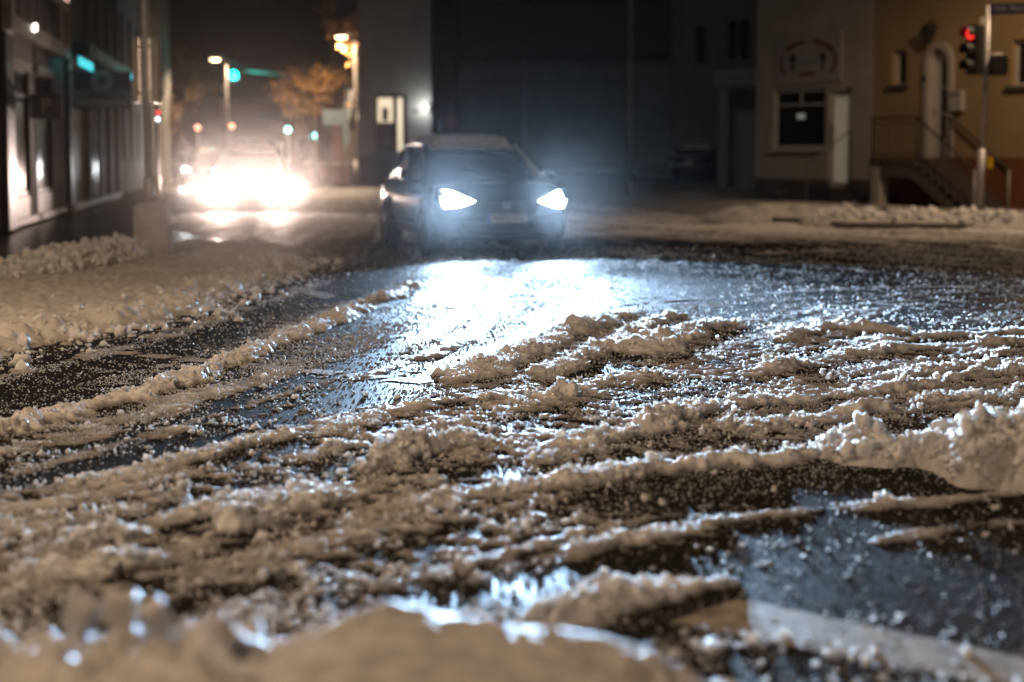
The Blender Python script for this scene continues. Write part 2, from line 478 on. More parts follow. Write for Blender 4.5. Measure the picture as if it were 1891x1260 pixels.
# ------------------------------------------------------------------ scattered lumps (stuff): one point mesh, lumps grown in geometry nodes
def scatter(name, P, S, m, label, cat, flat=0.62, rough=0.75, sub=2):
    me = bpy.data.meshes.new(name)
    me.vertices.add(len(P)); me.vertices.foreach_set('co', np.asarray(P, np.float32).ravel())
    a = me.attributes.new('size', 'FLOAT', 'POINT'); a.data.foreach_set('value', np.asarray(S, np.float32))
    r = me.attributes.new('turn', 'FLOAT_VECTOR', 'POINT')
    r.data.foreach_set('vector', (rng.random((len(P), 3)) * 6.283 * np.array([1, 1, 1])).astype(np.float32).ravel())
    me.materials.append(M[m])
    o = bpy.data.objects.new(name, me); C.objects.link(o)
    g = bpy.data.node_groups.new(name + '_nodes', 'GeometryNodeTree')
    g.interface.new_socket('Geometry', in_out='INPUT', socket_type='NodeSocketGeometry')
    g.interface.new_socket('Geometry', in_out='OUTPUT', socket_type='NodeSocketGeometry')
    N = g.nodes.new; L = g.links.new
    gi = N('NodeGroupInput'); go = N('NodeGroupOutput')
    join = N('GeometryNodeJoinGeometry')
    for k in range(5):
        ico = N('GeometryNodeMeshIcoSphere'); ico.inputs['Radius'].default_value = 1.0; ico.inputs['Subdivisions'].default_value = sub
        pos = N('GeometryNodeInputPosition')
        nz = N('ShaderNodeTexNoise'); nz.noise_dimensions = '4D'
        nz.inputs['W'].default_value = 3.7 * k + 1; nz.inputs['Scale'].default_value = 1.5; nz.inputs['Detail'].default_value = 4.0
        L(pos.outputs[0], nz.inputs['Vector'])
        mr = N('ShaderNodeMapRange'); mr.inputs[1].default_value = 0.3; mr.inputs[2].default_value = 0.7
        mr.inputs[3].default_value = 1 - rough; mr.inputs[4].default_value = 1 + rough
        L(nz.outputs[0], mr.inputs[0])
        sc = N('ShaderNodeVectorMath'); sc.operation = 'SCALE'
        L(pos.outputs[0], sc.inputs[0]); L(mr.outputs[0], sc.inputs['Scale'])
        sq = N('ShaderNodeVectorMath'); sq.operation = 'MULTIPLY'
        sq.inputs[1].default_value = (1.0, 0.75 + 0.08 * k, flat)
        L(sc.outputs[0], sq.inputs[0])
        sp = N('GeometryNodeSetPosition'); L(ico.outputs['Mesh'], sp.inputs['Geometry']); L(sq.outputs[0], sp.inputs['Position'])
        ss = N('GeometryNodeSetShadeSmooth'); L(sp.outputs[0], ss.inputs[0])
        sm = N('GeometryNodeSetMaterial'); sm.inputs['Material'].default_value = M[m]; L(ss.outputs[0], sm.inputs[0])
        gt = N('GeometryNodeGeometryToInstance'); L(sm.outputs[0], gt.inputs[0])
        L(gt.outputs[0], join.inputs[0])
    iop = N('GeometryNodeInstanceOnPoints')
    L(gi.outputs[0], iop.inputs['Points']); L(join.outputs[0], iop.inputs['Instance'])
    iop.inputs['Pick Instance'].default_value = True
    rv = N('FunctionNodeRandomValue'); rv.data_type = 'INT'
    rv.inputs[4].default_value = 0; rv.inputs[5].default_value = 4
    L(rv.outputs[2], iop.inputs['Instance Index'])
    na = N('GeometryNodeInputNamedAttribute'); na.data_type = 'FLOAT'; na.inputs['Name'].default_value = 'size'
    nr = N('GeometryNodeInputNamedAttribute'); nr.data_type = 'FLOAT_VECTOR'; nr.inputs['Name'].default_value = 'turn'
    L(na.outputs[0], iop.inputs['Scale']); L(nr.outputs[0], iop.inputs['Rotation'])
    L(iop.outputs[0], go.inputs[0])
    md = o.modifiers.new('lumps', 'NODES'); md.node_group = g
    return tag(o, label, cat, kind='stuff')

# ================================================================== GROUND
ro = MB()
ro.add([(-300, -40, 0), (300, -40, 0), (300, 900, 0), (-300, 900, 0)], [(0, 1, 2, 3)])
road = tag(ro.build('road', 'asphalt'), 'wet dark asphalt road of the junction under slush', 'road', kind='structure')

KL = [(-4.6, 4.0), (-4.6, 14.0), (-4.0, 17.3), (-3.6, 23.4), (-3.8, 28.0), (-4.6, 32), (-6.6, 38), (-8.6, 47), (-10.2, 59), (-16, 106)]
pl = [tuple(p) for p in KL] + [(-60, 106), (-60, 4.0)]
mb = MB().prism([(p[0] - 0.12, p[1]) for p in KL] + [(-60, 106), (-60, 4.0)], 'z', -0.05, 0.04)
tag(mb.build('pavement_left', 'pavement'), 'wet dark pavement along the shop fronts on the left', 'pavement', kind='structure')
KR = [(60, 36.0), (9.4, 36.6), (6.4, 37.2), (5.3, 41), (4.0, 50), (2.2, 62), (0.6, 74), (-1.5, 84)]
mb = MB().prism([(KR[0][0], KR[0][1] + .12)] + [(p[0] + .12, p[1] + .08) for p in KR[1:]] + [(-1.5, 140), (60, 140)], 'z', -0.05, 0.10)
tag(mb.build('pavement_right', 'pavement'), 'snowy pavement in front of the houses on the right', 'pavement', kind='structure')

def kerb(pts, w, name, label, top=.115):
    par = empty(name, (0, 0, 0), 0, label, 'kerb')
    for a, b in zip(pts[:-1], pts[1:]):
        A = Vector((*a, 0)); B = Vector((*b, 0)); n = max(1, int((B - A).length / 1.0 + .5))
        if (B - A).length > 30: n = 12
        for k in range(n):
            p = A.lerp(B, k / n); q = A.lerp(B, (k + 1) / n)
            d = (q - p).normalized(); o = Vector((-d.y, d.x, 0)) * w
            p = p + d * 0.004; q = q - d * 0.004
            m_ = MB(); vs = [p, q, q + o, p + o]
            m_.add([(v.x, v.y, -0.05) for v in vs] + [(v.x, v.y, top) for v in vs],
                   [(3, 2, 1, 0), (4, 5, 6, 7), (0, 1, 5, 4), (1, 2, 6, 5), (2, 3, 7, 6), (3, 0, 4, 7)])
            m_.build('kerb_stone', 'kerb', par)
kerb(KL, 0.115, 'kerb', 'grey kerb curving round the left street corner', .05)
kerb(KR[::-1], -0.115, 'kerb', 'grey kerb along the snow bank on the right')

# painted markings, 4 mm above the asphalt, each a sheet of its own
def marking(quad, label, group=None):
    pts = [gp(*p) for p in quad]
    o = MB().add([(x, y, 0.004) for x, y in pts], [(0, 1, 2, 3)]).build('road_marking', 'paint')
    return tag(o, label, 'road marking', group)
marking([(1235, 1152), (1365, 1108), (1960, 1232), (1960, 1292)], 'broad white stripe on the bare asphalt at the lower right')
A0, A1 = gp(198, 650), gp(900, 717)
dv = Vector((A1[0] - A0[0], A1[1] - A0[1])); Ld = dv.length; dv.normalize(); nv = Vector((-dv.y, dv.x))
nd = 9
names = ['first', 'second', 'third', 'fourth', 'fifth', 'sixth', 'seventh', 'eighth', 'ninth']
for k in range(nd):
    s0 = k * Ld / nd; s1 = s0 + Ld / nd * 0.80
    q = [Vector(A0) + dv * s0 + nv * -.09, Vector(A0) + dv * s1 + nv * -.09, Vector(A0) + dv * s1 + nv * .09, Vector(A0) + dv * s0 + nv * .09]
    o = MB().add([(p.x, p.y, 0.004) for p in q], [(0, 1, 2, 3)]).build('road_marking', 'paint')
    tag(o, 'short white dash, %s from the left in the dashed line across the wheel tracks' % names[k], 'road marking', 'dashes of the crossing line')
marking([(520, 534), (545, 531), (625, 547), (600, 553)], 'short white stripe beside the left snow edge, short of the car')
marking([(640, 560), (690, 552), (720, 566), (680, 574)], 'faint white dash left of the tip of the long ridge')
marking([(1055, 612), (1085, 604), (1150, 618), (1120, 626)], 'white dash half under the ridge tips in the middle')
marking([(-30, 1062), (10, 1056), (60, 1085), (0, 1100)], 'worn white dash at the left edge by the near snow bank')

# ------------------------------------------------------------------ slush in wheel tracks
RIDGES = [  # traced crest lines (photo pixels at ground level), half width m, height m
    ([(-60, 815), (0, 800), (150, 757), (300, 717), (430, 668), (560, 614), (680, 566)], .15, .085),
    ([(680, 560), (730, 545), (775, 526)], .16, .10),
    ([(60, 830), (200, 790), (360, 735), (470, 705), (560, 665)], .22, .022),
    ([(-40, 705), (120, 668), (300, 622), (450, 572), (600, 522)], .16, .020),
    ([(845, 702), (905, 678), (960, 656), (1050, 614), (1160, 574)], .19, .125),
    ([(1000, 700), (1060, 670), (1120, 642), (1180, 610), (1240, 582)], .13, .075),
    ([(1185, 652), (1235, 628), (1290, 608), (1340, 598), (1395, 592)], .24, .125),
    ([(1425, 628), (1480, 612), (1540, 604), (1645, 612)], .22, .11),
    ([(1390, 692), (1480, 672), (1560, 655), (1700, 642), (1960, 630)], .16, .085),
    ([(1560, 640), (1700, 622), (1960, 612)], .14, .06),
    ([(120, 910), (230, 880), (330, 852), (430, 826), (520, 802), (640, 772), (760, 748)], .12, .05),
    ([(600, 800), (700, 768), (790, 745), (900, 738), (960, 728)], .12, .055),
    ([(985, 748), (1050, 725), (1110, 708), (1180, 696), (1250, 692)], .16, .11),
    ([(1170, 800), (1250, 768), (1330, 748), (1450, 742), (1600, 726), (1750, 705), (1960, 676)], .15, .11),
    ([(685, 868), (735, 846), (790, 832), (860, 818), (980, 822)], .15, .125),
    ([(370, 1000), (440, 970), (500, 952), (560, 936), (640, 902), (780, 884)], .15, .105),
    ([(-40, 1040), (60, 1024), (130, 1012), (240, 988), (380, 945), (500, 905)], .14, .06),
    ([(-60, 1108), (60, 1080), (150, 1058), (280, 1030), (400, 998)], .14, .065),
    ([(920, 912), (1000, 900), (1080, 888), (1180, 872), (1300, 862), (1420, 852), (1540, 832), (1620, 812)], .13, .085),
    ([(990, 838), (1130, 806), (1260, 790), (1400, 786), (1560, 772)], .13, .07),
    ([(960, 1042), (1060, 1022), (1150, 1004), (1250, 984), (1330, 966), (1450, 946), (1650, 930), (1780, 920)], .11, .05),
    ([(990, 1172), (1060, 1140), (1120, 1116), (1200, 1096), (1310, 1076)], .13, .085),
    ([(-40, 955), (120, 928), (250, 898), (350, 868)], .12, .045),
    ([(1480, 776), (1600, 760), (1720, 742), (1960, 722)], .14, .09),
    ([(1600, 704), (1750, 684), (1960, 662)], .13, .075),
    ([(540, 850), (660, 815), (740, 795), (830, 780)], .10, .04),
    ([(0, 880), (120, 850), (260, 812), (380, 782)], .10, .022),
    ([(640, 705), (720, 680), (800, 655), (880, 620)], .10, .025),
    ([(380, 1060), (520, 1020), (640, 990), (760, 960)], .12, .04),
    ([(700, 950), (800, 925), (900, 905)], .12, .05),
    ([(1400, 470), (1450, 466), (1550, 464)], .22, .06),
    ([(1130, 566), (1200, 560), (1330, 550)], .09, .03),
    ([(1620, 1000), (1700, 985), (1800, 970), (1960, 960)], .08, .02),
    ([(1660, 935), (1740, 925), (1830, 915), (1960, 905)], .10, .05),
]
FLOW = [  # further directions the wheels took, for the streaks
    [(700, 660), (830, 580), (900, 510)], [(880, 620), (980, 560), (1020, 500)], [(1200, 560), (1500, 548), (1891, 535)],
    [(1100, 462), (1500, 480), (1891, 500)], [(1100, 510), (1500, 520), (1891, 525)], [(300, 640), (520, 560), (640, 490)],
    [(1300, 1010), (1600, 960), (1891, 930)], [(520, 470), (600, 430), (660, 400)], [(1100, 400), (1500, 425), (1891, 440)],
    [(600, 1080), (900, 1000), (1100, 950)]]
gr = [([gp(*p) for p in pts], hw, h) for pts, hw, h in RIDGES]
gf = [[gp(*p) for p in pts] for pts in FLOW]
# direction field on a coarse lattice
fx0, fx1, fy0, fy1, fs = -28.0, 28.0, 3.0, 84.0, 0.4
FX, FY = np.meshgrid(np.arange(fx0, fx1, fs), np.arange(fy0, fy1, fs))
du = np.zeros_like(FX); dw = np.zeros_like(FX); ww = np.zeros_like(FX) + 1e-9
for pts in [g[0] for g in gr] + gf:
    for a, b in zip(pts[:-1], pts[1:]):
        mx_, my_ = (a[0] + b[0]) / 2, (a[1] + b[1]) / 2
        l = math.hypot(b[0] - a[0], b[1] - a[1])
        w = l / ((FX - mx_) ** 2 + (FY - my_) ** 2 + 0.15) ** 1.6
        s = 1.0 if (b[1] - a[1]) + 0.3 * (b[0] - a[0]) > 0 else -1.0
        du += w * s * (b[0] - a[0]) / l; dw += w * s * (b[1] - a[1]) / l; ww += w
nn = np.hypot(du, dw) + 1e-9
du /= nn; dw /= nn
def flow(x, y):
    i = np.clip(((y - fy0) / fs).astype(int), 0, FX.shape[0] - 1); j = np.clip(((x - fx0) / fs).astype(int), 0, FX.shape[1] - 1)
    return du[i, j], dw[i, j]
def streak(x, y, cell, length, steps, seed):
    """noise smeared along the wheel tracks"""
    acc = vnoise(x, y, cell, seed).copy(); cnt = 1
    for sgn in (1, -1):
        px, py = x.copy(), y.copy()
        for k in range(steps):
            a, b = flow(px, py)
            px = px + sgn * a * length / steps; py = py + sgn * b * length / steps
            acc += vnoise(px, py, cell, seed); cnt += 1
    v = acc / cnt
    return np.clip((v - 0.5) * math.sqrt(cnt) * 0.75 + 0.5, 0, 1)

VERGE = [gp(*p) for p in [(-260, 702), (-60, 664), (90, 634), (200, 612), (300, 592), (420, 552), (500, 515), (560, 484), (585, 470), (520, 455), (430, 455),
                          (330, 448), (250, 470), (150, 500), (0, 528), (-260, 560)]]
# how much loose slush lies about (photo position -> 0..1)
COVER = [(100, 740, .15), (350, 640, .15), (560, 560, .25), (300, 850, .35), (150, 800, .75), (100, 960, .8), (520, 720, .55), (700, 720, .35), (620, 660, .15), (760, 640, .1),
         (900, 600, .1), (900, 520, .05), (1100, 520, .1), (1500, 510, .3), (1800, 520, .3), (1200, 480, .15), (1150, 640, .7), (1300, 650, .9),
         (1500, 640, .9), (1800, 640, .85), (1000, 760, .9), (1400, 720, .9), (1700, 700, .95), (800, 800, .8), (600, 860, .7), (1200, 840, 1.), (1500, 800, .95),
         (400, 920, .7), (1000, 900, .9), (800, 960, .85), (600, 1000, .8), (1000, 980, .8), (1150, 920, .45), (1300, 930, .2), (1500, 890, .02), (1750, 890, .1), (1300, 1000, .35),
         (1600, 960, .12), (1700, 1060, .05), (1850, 1100, .02), (1500, 1080, .05), (1250, 1060, .3), (1100, 1140, .5), (800, 1090, .6), (400, 1080, .6),
         (100, 1060, .7), (900, 1090, .75), (1000, 1120, .7), (860, 1130, .7), (1000, 1060, .6), (600, 430, .8), (1200, 410, .9), (1700, 440, .8), (1450, 400, .9), (560, 400, .8), (640, 470, .4)]
cg = [(*gp(a, b), c) for a, b, c in COVER]
def cover(x, y):
    num = np.zeros_like(x); den = np.zeros_like(x) + 1e-12
    for a, b, c in cg:
        sy = 0.25 + 0.05 * b
        w = 1.0 / (((x - a) / (0.5 + .02 * b)) ** 2 + ((y - b) / sy / 1.6) ** 2 + 0.03) ** 2
        num += w * c; den += w
    return num / den

def slush_depth(x, y):
    cv = cover(x, y)
    st = streak(x, y, 0.045, 2.6, 14, 1)
    st1 = streak(x, y, 0.13, 3.2, 12, 4)
    patch = fbm(x, y, 0.5, 4, 2)
    fine = fbm(x, y, 0.05, 3, 29)
    # pressed film: long fine grooves left by tyres
    gate = sstep(.03, .16, cv)
    T = -0.009 + (0.005 + .011 * gate) * (st - 0.56) + (.006 + 0.012 * gate) * (st1 - .53) + 0.016 * (cv - .25) * (0.5 + patch) * sstep(.25, .7, st1) + 0.008 * (fine - .5)
    T = T + sstep(11, 17, y) * (.022 * (streak(x, y, .28, 5.0, 10, 18) - .42) + .014 * (fbm(x, y, .12, 2, 39) - .42))
    l4 = lump(x, y, 0.055, 3, .6); l2 = lump(x, y, 0.026, 8, .7)
    rid = np.zeros_like(x)
    wob = (fbm(x, y, 0.30, 3, 9) - 0.5) * 1.3 + (fbm(x, y, 0.07, 2, 19) - .5) * .9
    big = lump(x, y, 0.13, 6, .5) * 0.45 + lump(x, y, 0.07, 11, .6) * 0.5 + lump(x, y, 0.036, 12, .7) * .6
    rag = np.abs(fbm(x, y, 0.10, 4, 23) - .5) * 2
    rag2 = np.abs(fbm(x, y, 0.035, 3, 24) - .5) * 2
    # minor ribs between the big ridges
    st2 = streak(x, y, 0.09, 2.0, 10, 14)
    rib = cv * sstep(.58, .92, st2) * sstep(.36, .62, fbm(x, y, .8, 3, 27))
    for gi_, (pts, hw, h) in enumerate(gr):
        xs = [p[0] for p in pts]; ys = [p[1] for p in pts]
        m = (x > min(xs) - hw * 2) & (x < max(xs) + hw * 2) & (y > min(ys) - hw * 2.5) & (y < max(ys) + hw * 2.5)
        if not m.any():
            continue
        xm, ym = x[m], y[m]
        d, run, tot = polydist(xm, ym, pts)
        hv = hw * (0.40 + 0.75 * vnoise(run, run * 0 + hw * 33, 0.28, 15))
        d = np.abs(d + wob[m] * hw * 1.0)
        p = np.clip(1 - (d / hv) ** 2, 0, 1)
        tp = sstep(-0.05, 0.40, run) * sstep(-0.05, 0.35, tot - run) * 0.85 + 0.15
        mod = np.clip(0.05 + 1.4 * vnoise(run, run * 0 + hw * 77, 0.36, 5) * (0.5 + .7 * vnoise(xm, ym, 0.14, 7)), 0.10, 1.2)
        if gi_ < 2: mod = 0.55 + 0.5 * mod
        k = min(1.0, h / 0.10)
        hgt = 0.62 * h * p ** 0.75 * tp * mod * (.7 + .6 * rag[m]) + np.sqrt(p) * (big[m] * 0.42 + .028 * rag[m] + .022 * rag2[m]) * k * (.35 + .65 * mod)
        rid[m] = np.maximum(rid[m], hgt)
    rid = np.maximum(rid, rib * (.014 + big * .30 + .016 * rag + .010 * rag2))
    loose = cv ** 1.3 * ((l4 * 0.45 + .010 * rag + .008 * rag2) * sstep(.42, .62, patch) + l2 * 0.45 * sstep(.45, .7, st))
    T = np.maximum(T + loose, np.where(rid > 0.004, rid + l2 * 0.3 - 0.004, -1))
    return T, rid, cv

qa = np.concatenate([1.0 / np.linspace(1 / 4.3, 1 / 30.0, 1080), np.geomspace(30.2, 82, 190)])
sa = np.linspace(-0.335, 0.335, 620)
GY = np.repeat(qa[:, None], len(sa), 1)
GX = sa[None, :] * GY
T, RID, CV = slush_depth(GX, GY)
far = sstep(30, 38, GY)
T = T + far * (0.02 * CV + 0.05 * (fbm(GX, GY, 1.4, 4, 21) - 0.5) + 0.03 * lump(GX, GY, 0.5, 14, .6))
onroad = np.ones_like(GX, bool)
onroad &= ~inpoly(GX, GY, [(p[0] - .05, p[1]) for p in KL] + [(-60, 106), (-60, 4.0)])
onroad &= ~inpoly(GX, GY, [(p[0] + .05, p[1] + .05) for p in KR] + [(-1.5, 140), (60, 140)])
keep = (T > -0.001) & onroad
o = hf_mesh('slush', GX, GY, np.maximum(T, -0.012), keep, 'slush', np.maximum(T, 0))
tag(o, 'slush pressed into ridges by turning wheels across the junction', 'slush', kind='stuff')

# snow left lying on the street corner round the grey signal base
VX, VY = np.meshgrid(np.linspace(-8.6, -1.6, 330), np.linspace(12.2, 32.0, 620))
inv = inpoly(VX, VY, VERGE)
dv_, _, _ = polydist(VX, VY, VERGE + VERGE[:1])
edge = np.where(inv, dv_, -dv_) + 0.30 * (fbm(VX, VY, 0.6, 4, 31) - 0.5)
rimline = [gp(*p) for p in [(-200, 694), (-40, 660), (90, 634), (200, 612), (300, 592), (420, 552), (500, 515), (560, 484)]]
dr, _, _ = polydist(VX, VY, rimline)
VT = sstep(-0.05, 0.55, edge) * (0.05 + 0.04 * fbm(VX, VY, 0.9, 4, 33) + 0.016 * streak(VX, VY, 0.07, 0.8, 6, 3)) + sstep(0.1, .6, edge) * 0.015
crumb = np.clip(1 - (dr / 0.6) ** 2, 0, 1)
cl = lump(VX, VY, 0.26, 41, .85) * 0.55 + lump(VX, VY, 0.13, 42, .9) * 0.55 + lump(VX, VY, .065, 43, .8) * .5
VT += sstep(-0.12, 0.15, edge) * crumb * cl + sstep(-.4, .0, edge) * lump(VX, VY, .09, 44, .45) * .5 - .004
VT += sstep(.3, .8, edge) * (lump(VX, VY, .12, 45, .5) * .12 + .02 * fbm(VX, VY, .12, 3, 46))
o = hf_mesh('snow_verge', VX, VY, np.maximum(VT, -.03), (edge > -0.45) & (VT > -.02), 'verge', np.maximum(VT, 0) * .5)
tag(o, 'trampled snow on the street corner round the grey signal base', 'snow', kind='stuff')

# crumbly snow bank behind the pole
def bank(name, xr, yr, nx, ny, fn, m, label, z0=0.0):
    x, y = np.meshgrid(np.linspace(*xr, nx), np.linspace(*yr, ny))
    h = fn(x, y)
    o = hf_mesh(name, x, y, z0 + h, h > -0.02, m)
    return tag(o, label, 'snow bank', kind='stuff'), fn
def lumps(x, y, s, seed):
    return lump(x, y, s, seed, .95) * 0.9 + lump(x, y, s * .5, seed + 1, .9) * .6 + lump(x, y, s * .23, seed + 2, .8) * .5 + lump(x, y, s * .11, seed + 3, .8) * .4
crest_a = [gp(*p) for p in [(-120, 545), (20, 527), (100, 514), (160, 501), (222, 492)]]
def fa(x, y):
    d, run, tot = polydist(x, y, crest_a)
    p = np.clip(1 - (d / 0.42) ** 2, 0, 1)
    hh = 0.05 + 0.17 * sstep(0.8, 3.2, run)
    return np.where(p > 0, p ** .7 * hh * (0.7 + .5 * vnoise(run, run * 0, .4, 3)) + np.sqrt(p) * lumps(x, y, .19, 50) * .62, -0.05)
bank('snow_bank', (-8.2, -3.8), (19.5, 27.5), 380, 420, fa, 'bank', 'crumbly snow bank left of the grey signal base', 0.05)

# heap at the right edge
crest_b = [gp(*p) for p in [(1600, 838), (1680, 848), (1760, 858), (1850, 866), (1990, 880)]]
def fb(x, y):
    d, run, tot = polydist(x, y, crest_b)
    d = np.abs(d + 0.75 * (fbm(x, y, .32, 4, 61) - .5))
    w = 0.28 + 0.25 * sstep(0.1, 1.0, run)
    p = np.clip(1 - (d / w) ** 2, 0, 1)
    hh = 0.04 + 0.15 * sstep(0.1, 0.75, run)
    return np.where(p > 0, p * hh * (0.8 + .6 * fbm(x, y, .35, 2, 62)) + sstep(0, .5, p) * lumps(x, y, .24, 63) * .6 - .006, -0.05)
bank('snow_bank', (1.1, 3.2), (7.6, 10.6), 420, 420, fb, 'bank', 'lumpy heap of piled snow at the right edge of the junction')

# far bank along the right kerb and mounds on the pavement
crest_c = [gp(*p) for p in [(1560, 418), (1600, 412), (1700, 420), (1800, 422), (2100, 428)]]
def fc(x, y):
    d, run, tot = polydist(x, y, crest_c)
    p = np.clip(1 - (d / 0.9) ** 2, 0, 1)
    hh = 0.16 + 0.05 * vnoise(run, run * 0, .8, 3) + 0.14 * np.exp(-((run - 0.75) / .35) ** 2)
    return np.where(p > 0, p ** .6 * hh + np.sqrt(p) * lumps(x, y, .36, 70) * .42, -0.05)
bank('snow_bank', (5.2, 14.5), (34.5, 39.5), 420, 240, fc, 'bank', 'long low snow bank along the kerb below the red signal', 0.02)
crest_d = [gp(*p) for p in [(1400, 408), (1440, 404), (1500, 408)]]
def fd(x, y):
    d, run, tot = polydist(x, y, crest_d)
    p = np.clip(1 - (d / 1.3) ** 2, 0, 1)
    return np.where(p > 0, p ** .8 * .26 + np.sqrt(p) * lumps(x, y, .36, 74) * .3, -0.05)
bank('snow_bank', (3.6, 8.0), (39.0, 45.5), 220, 260, fd, 'bank', 'rounded snow mound on the pavement before the beige house', 0.02)
def fe(x, y):
    ed = np.minimum.reduce([x - (3.2 - (y - 50) * .16), 60 - x, y - 43, 95 - y])
    inh = sstep(0, 1.5, ed)
    return np.where(ed > 0, inh * (.05 + .10 * fbm(x, y, 2.5, 4, 80) + .12 * sstep(.5, .75, fbm(x, y, 6, 2, 81))), -.05)
o, _ = bank('snow_cover', (0.5, 18.0), (43, 84), 240, 280, fe, 'verge', 'trodden snow in the yard between the dark car and the houses', 0.09)

# the bank this side of the junction, just in front of the camera
def ff(x, y):
    # crest height follows what rises into the bottom of the picture
    cx = np.array([-2.4, -1.1, -0.93, -0.83, -0.72, -0.62, -0.55, -0.45, -0.33, -0.2, 0.0, .20, .33, .42, .55, .75])
    cz = np.array([.30, .335, .375, .39, .385, .375, .365, .375, .425, .42, .375, .345, .32, .28, .19, .02])
    yc = 4.22 + 0.05 * np.sin(x * 3.1) + 0.10 * (x < -.55)
    gx = np.linspace(-2.6, 1.4, 401); gz = np.convolve(np.pad(np.interp(gx, cx, cz), 12, mode='edge'), np.hanning(25) / np.hanning(25).sum(), 'valid')
    z = np.interp(x, gx, gz)
    rough = sstep(-.42, -.62, x) + 0.85 * sstep(.16, .34, x)
    dd = y - yc
    frontp = np.exp(-(np.clip(dd, 0, 9) / .34) ** 2)                  # falls to the road beyond the crest
    backp = 1 - 0.28 * (np.clip(-dd, 0, 9) / 0.9)                     # shoulders down towards the camera
    h = z * np.where(dd > 0, frontp, backp)
    h = h + (fbm(x, y, .35, 3, 90) - .5) * .05 + (fbm(x, y, .05, 4, 94) - .5) * .016 + lump(x, y, .03, 95, .35) * .25
    h = h + rough * (lumps(x, y, .13, 91) * .75 - .04) * np.exp(-(dd / .5) ** 2)
    # shallow ripples running up from the lower left
    g = np.abs((x + .55) - (y - 3.95) * 0.95)
    h = h + (1 - rough.clip(0, 1)) * .010 * np.sin((x * .8 - y) * 38) * np.exp(-(g / .16) ** 2)
    return np.where(h > 0.0, h, -0.05)
bank('snow_bank', (-2.3, 1.2), (2.2, 5.3), 520, 460, ff, 'bank', 'smooth brownish snow bank nearest the camera along the bottom')

# broken blocks standing on the near bank
def block(px, py, Y, sx, sy, sz, rot, label):
    c = at(px, py, Y)
    bm = bmesh.new()
    bmesh.ops.create_cube(bm, size=1)
    bmesh.ops.bevel(bm, geom=bm.edges[:], offset=.10, segments=1, affect='EDGES')
    bmesh.ops.subdivide_edges(bm, edges=bm.edges[:], cuts=3, use_grid_fill=True)
    for v in bm.verts:
        n = (vnoise(v.co.x + 9, v.co.y + v.co.z * 1.7 + 5, .35, 3) - .5) * .22
        v.co = Vector((v.co.x * sx * (1 + n), v.co.y * sy * (1 + n), v.co.z * sz * (1 + n)))
    me = bpy.data.meshes.new('snow_block'); bm.to_mesh(me); bm.free()
    me.materials.append(M['bank'])
    o = bpy.data.objects.new('snow_block', me); C.objects.link(o)
    o.location = c; o.rotation_euler = rot
    tag(o, label, 'snow block')
block(222, 1122, 4.25, .075, .07, .065, (R(4), R(3), R(8)), 'square snow block on top of the near bank at the lower left')
block(290, 1140, 4.22, .055, .05, .075, (R(10), R(-28), R(30)), 'tilted pointed snow block right of the square one on the near bank')
block(150, 1135, 4.28, .06, .06, .075, (R(5), R(24), R(-20)), 'jagged snow block left of the square one on the near bank')
block(412, 1160, 4.05, .03, .04, .06, (R(5), R(-20), R(20)), 'small upright snow flake near the dip of the near bank')

# loose lumps and ice grains
def sample_lumps():
    rows = rng.integers(0, 1080, 1300000); cols = rng.integers(2, len(sa) - 2, 1300000)
    x = GX[rows, cols]; y = GY[rows, cols]; t = T[rows, cols]; c = CV[rows, cols]; rd = RID[rows, cols]
    pat = fbm(x, y, .22, 3, 99)
    w = 0.003 + 0.13 * c ** 1.7 * sstep(.44, .66, pat) + 0.46 * (rd > 0.02) * sstep(.36, .58, pat)
    w = w * (onroad[rows, cols]) * (1 - 0.8 * (c < .06))
    k = rng.random(len(x)) < w
    x, y, t, c, rd = x[k], y[k], t[k], c[k], rd[k]
    x = x + rng.normal(0, .006, len(x)); y = y + rng.normal(0, .012, len(x))
    u = rng.random(len(x))
    r = 0.0029 * (1 - u * .995) ** (-1 / 2.4) * (0.8 + .4 * c)
    r = np.where(rd > .02, r * 1.1, r)
    r = np.clip(np.maximum(r, y * 0.00042), .003, .04)
    z = np.maximum(t, 0.0) + r * 0.35
    return np.stack([x, y, z], 1), r
P, S = sample_lumps()
scatter('slush_lumps', P, S, 'clump', 'loose white slush lumps strewn over the wheel tracks', 'slush lumps')
rows = rng.integers(0, 1080, 700000); cols = rng.integers(2, len(sa) - 2, 700000)
gx_, gy_ = GX[rows, cols], GY[rows, cols]
trk = streak(gx_, gy_, .16, 3.5, 10, 63) * .6 + streak(gx_, gy_, .45, 6.0, 10, 64) * .4
dens = sstep(6, 15, gy_) * (.04 + .9 * sstep(.42, .72, trk) * (.35 + .65 * sstep(.35, .6, fbm(gx_, gy_, .45, 4, 52)))) + .02
ok = onroad[rows, cols] & (T[rows, cols] < 0.012) & (gy_ < 38) & (rng.random(len(rows)) < dens)
x = GX[rows, cols][ok] + rng.normal(0, .006, ok.sum()); y = GY[rows, cols][ok] + rng.normal(0, .02, ok.sum())
S = np.clip(0.0022 * (1 - rng.random(len(x)) * .97) ** -.4, 0, .009)
S = np.maximum(S, y * (.00035 + .0003 * rng.random(len(y)) ** 2))
scatter('ice_grains', np.stack([x, y, np.maximum(T[rows, cols][ok], 0) + S * .3], 1), S, 'ice', 'glittering ice grains frozen onto the wet asphalt', 'ice grains', flat=.6, sub=1)
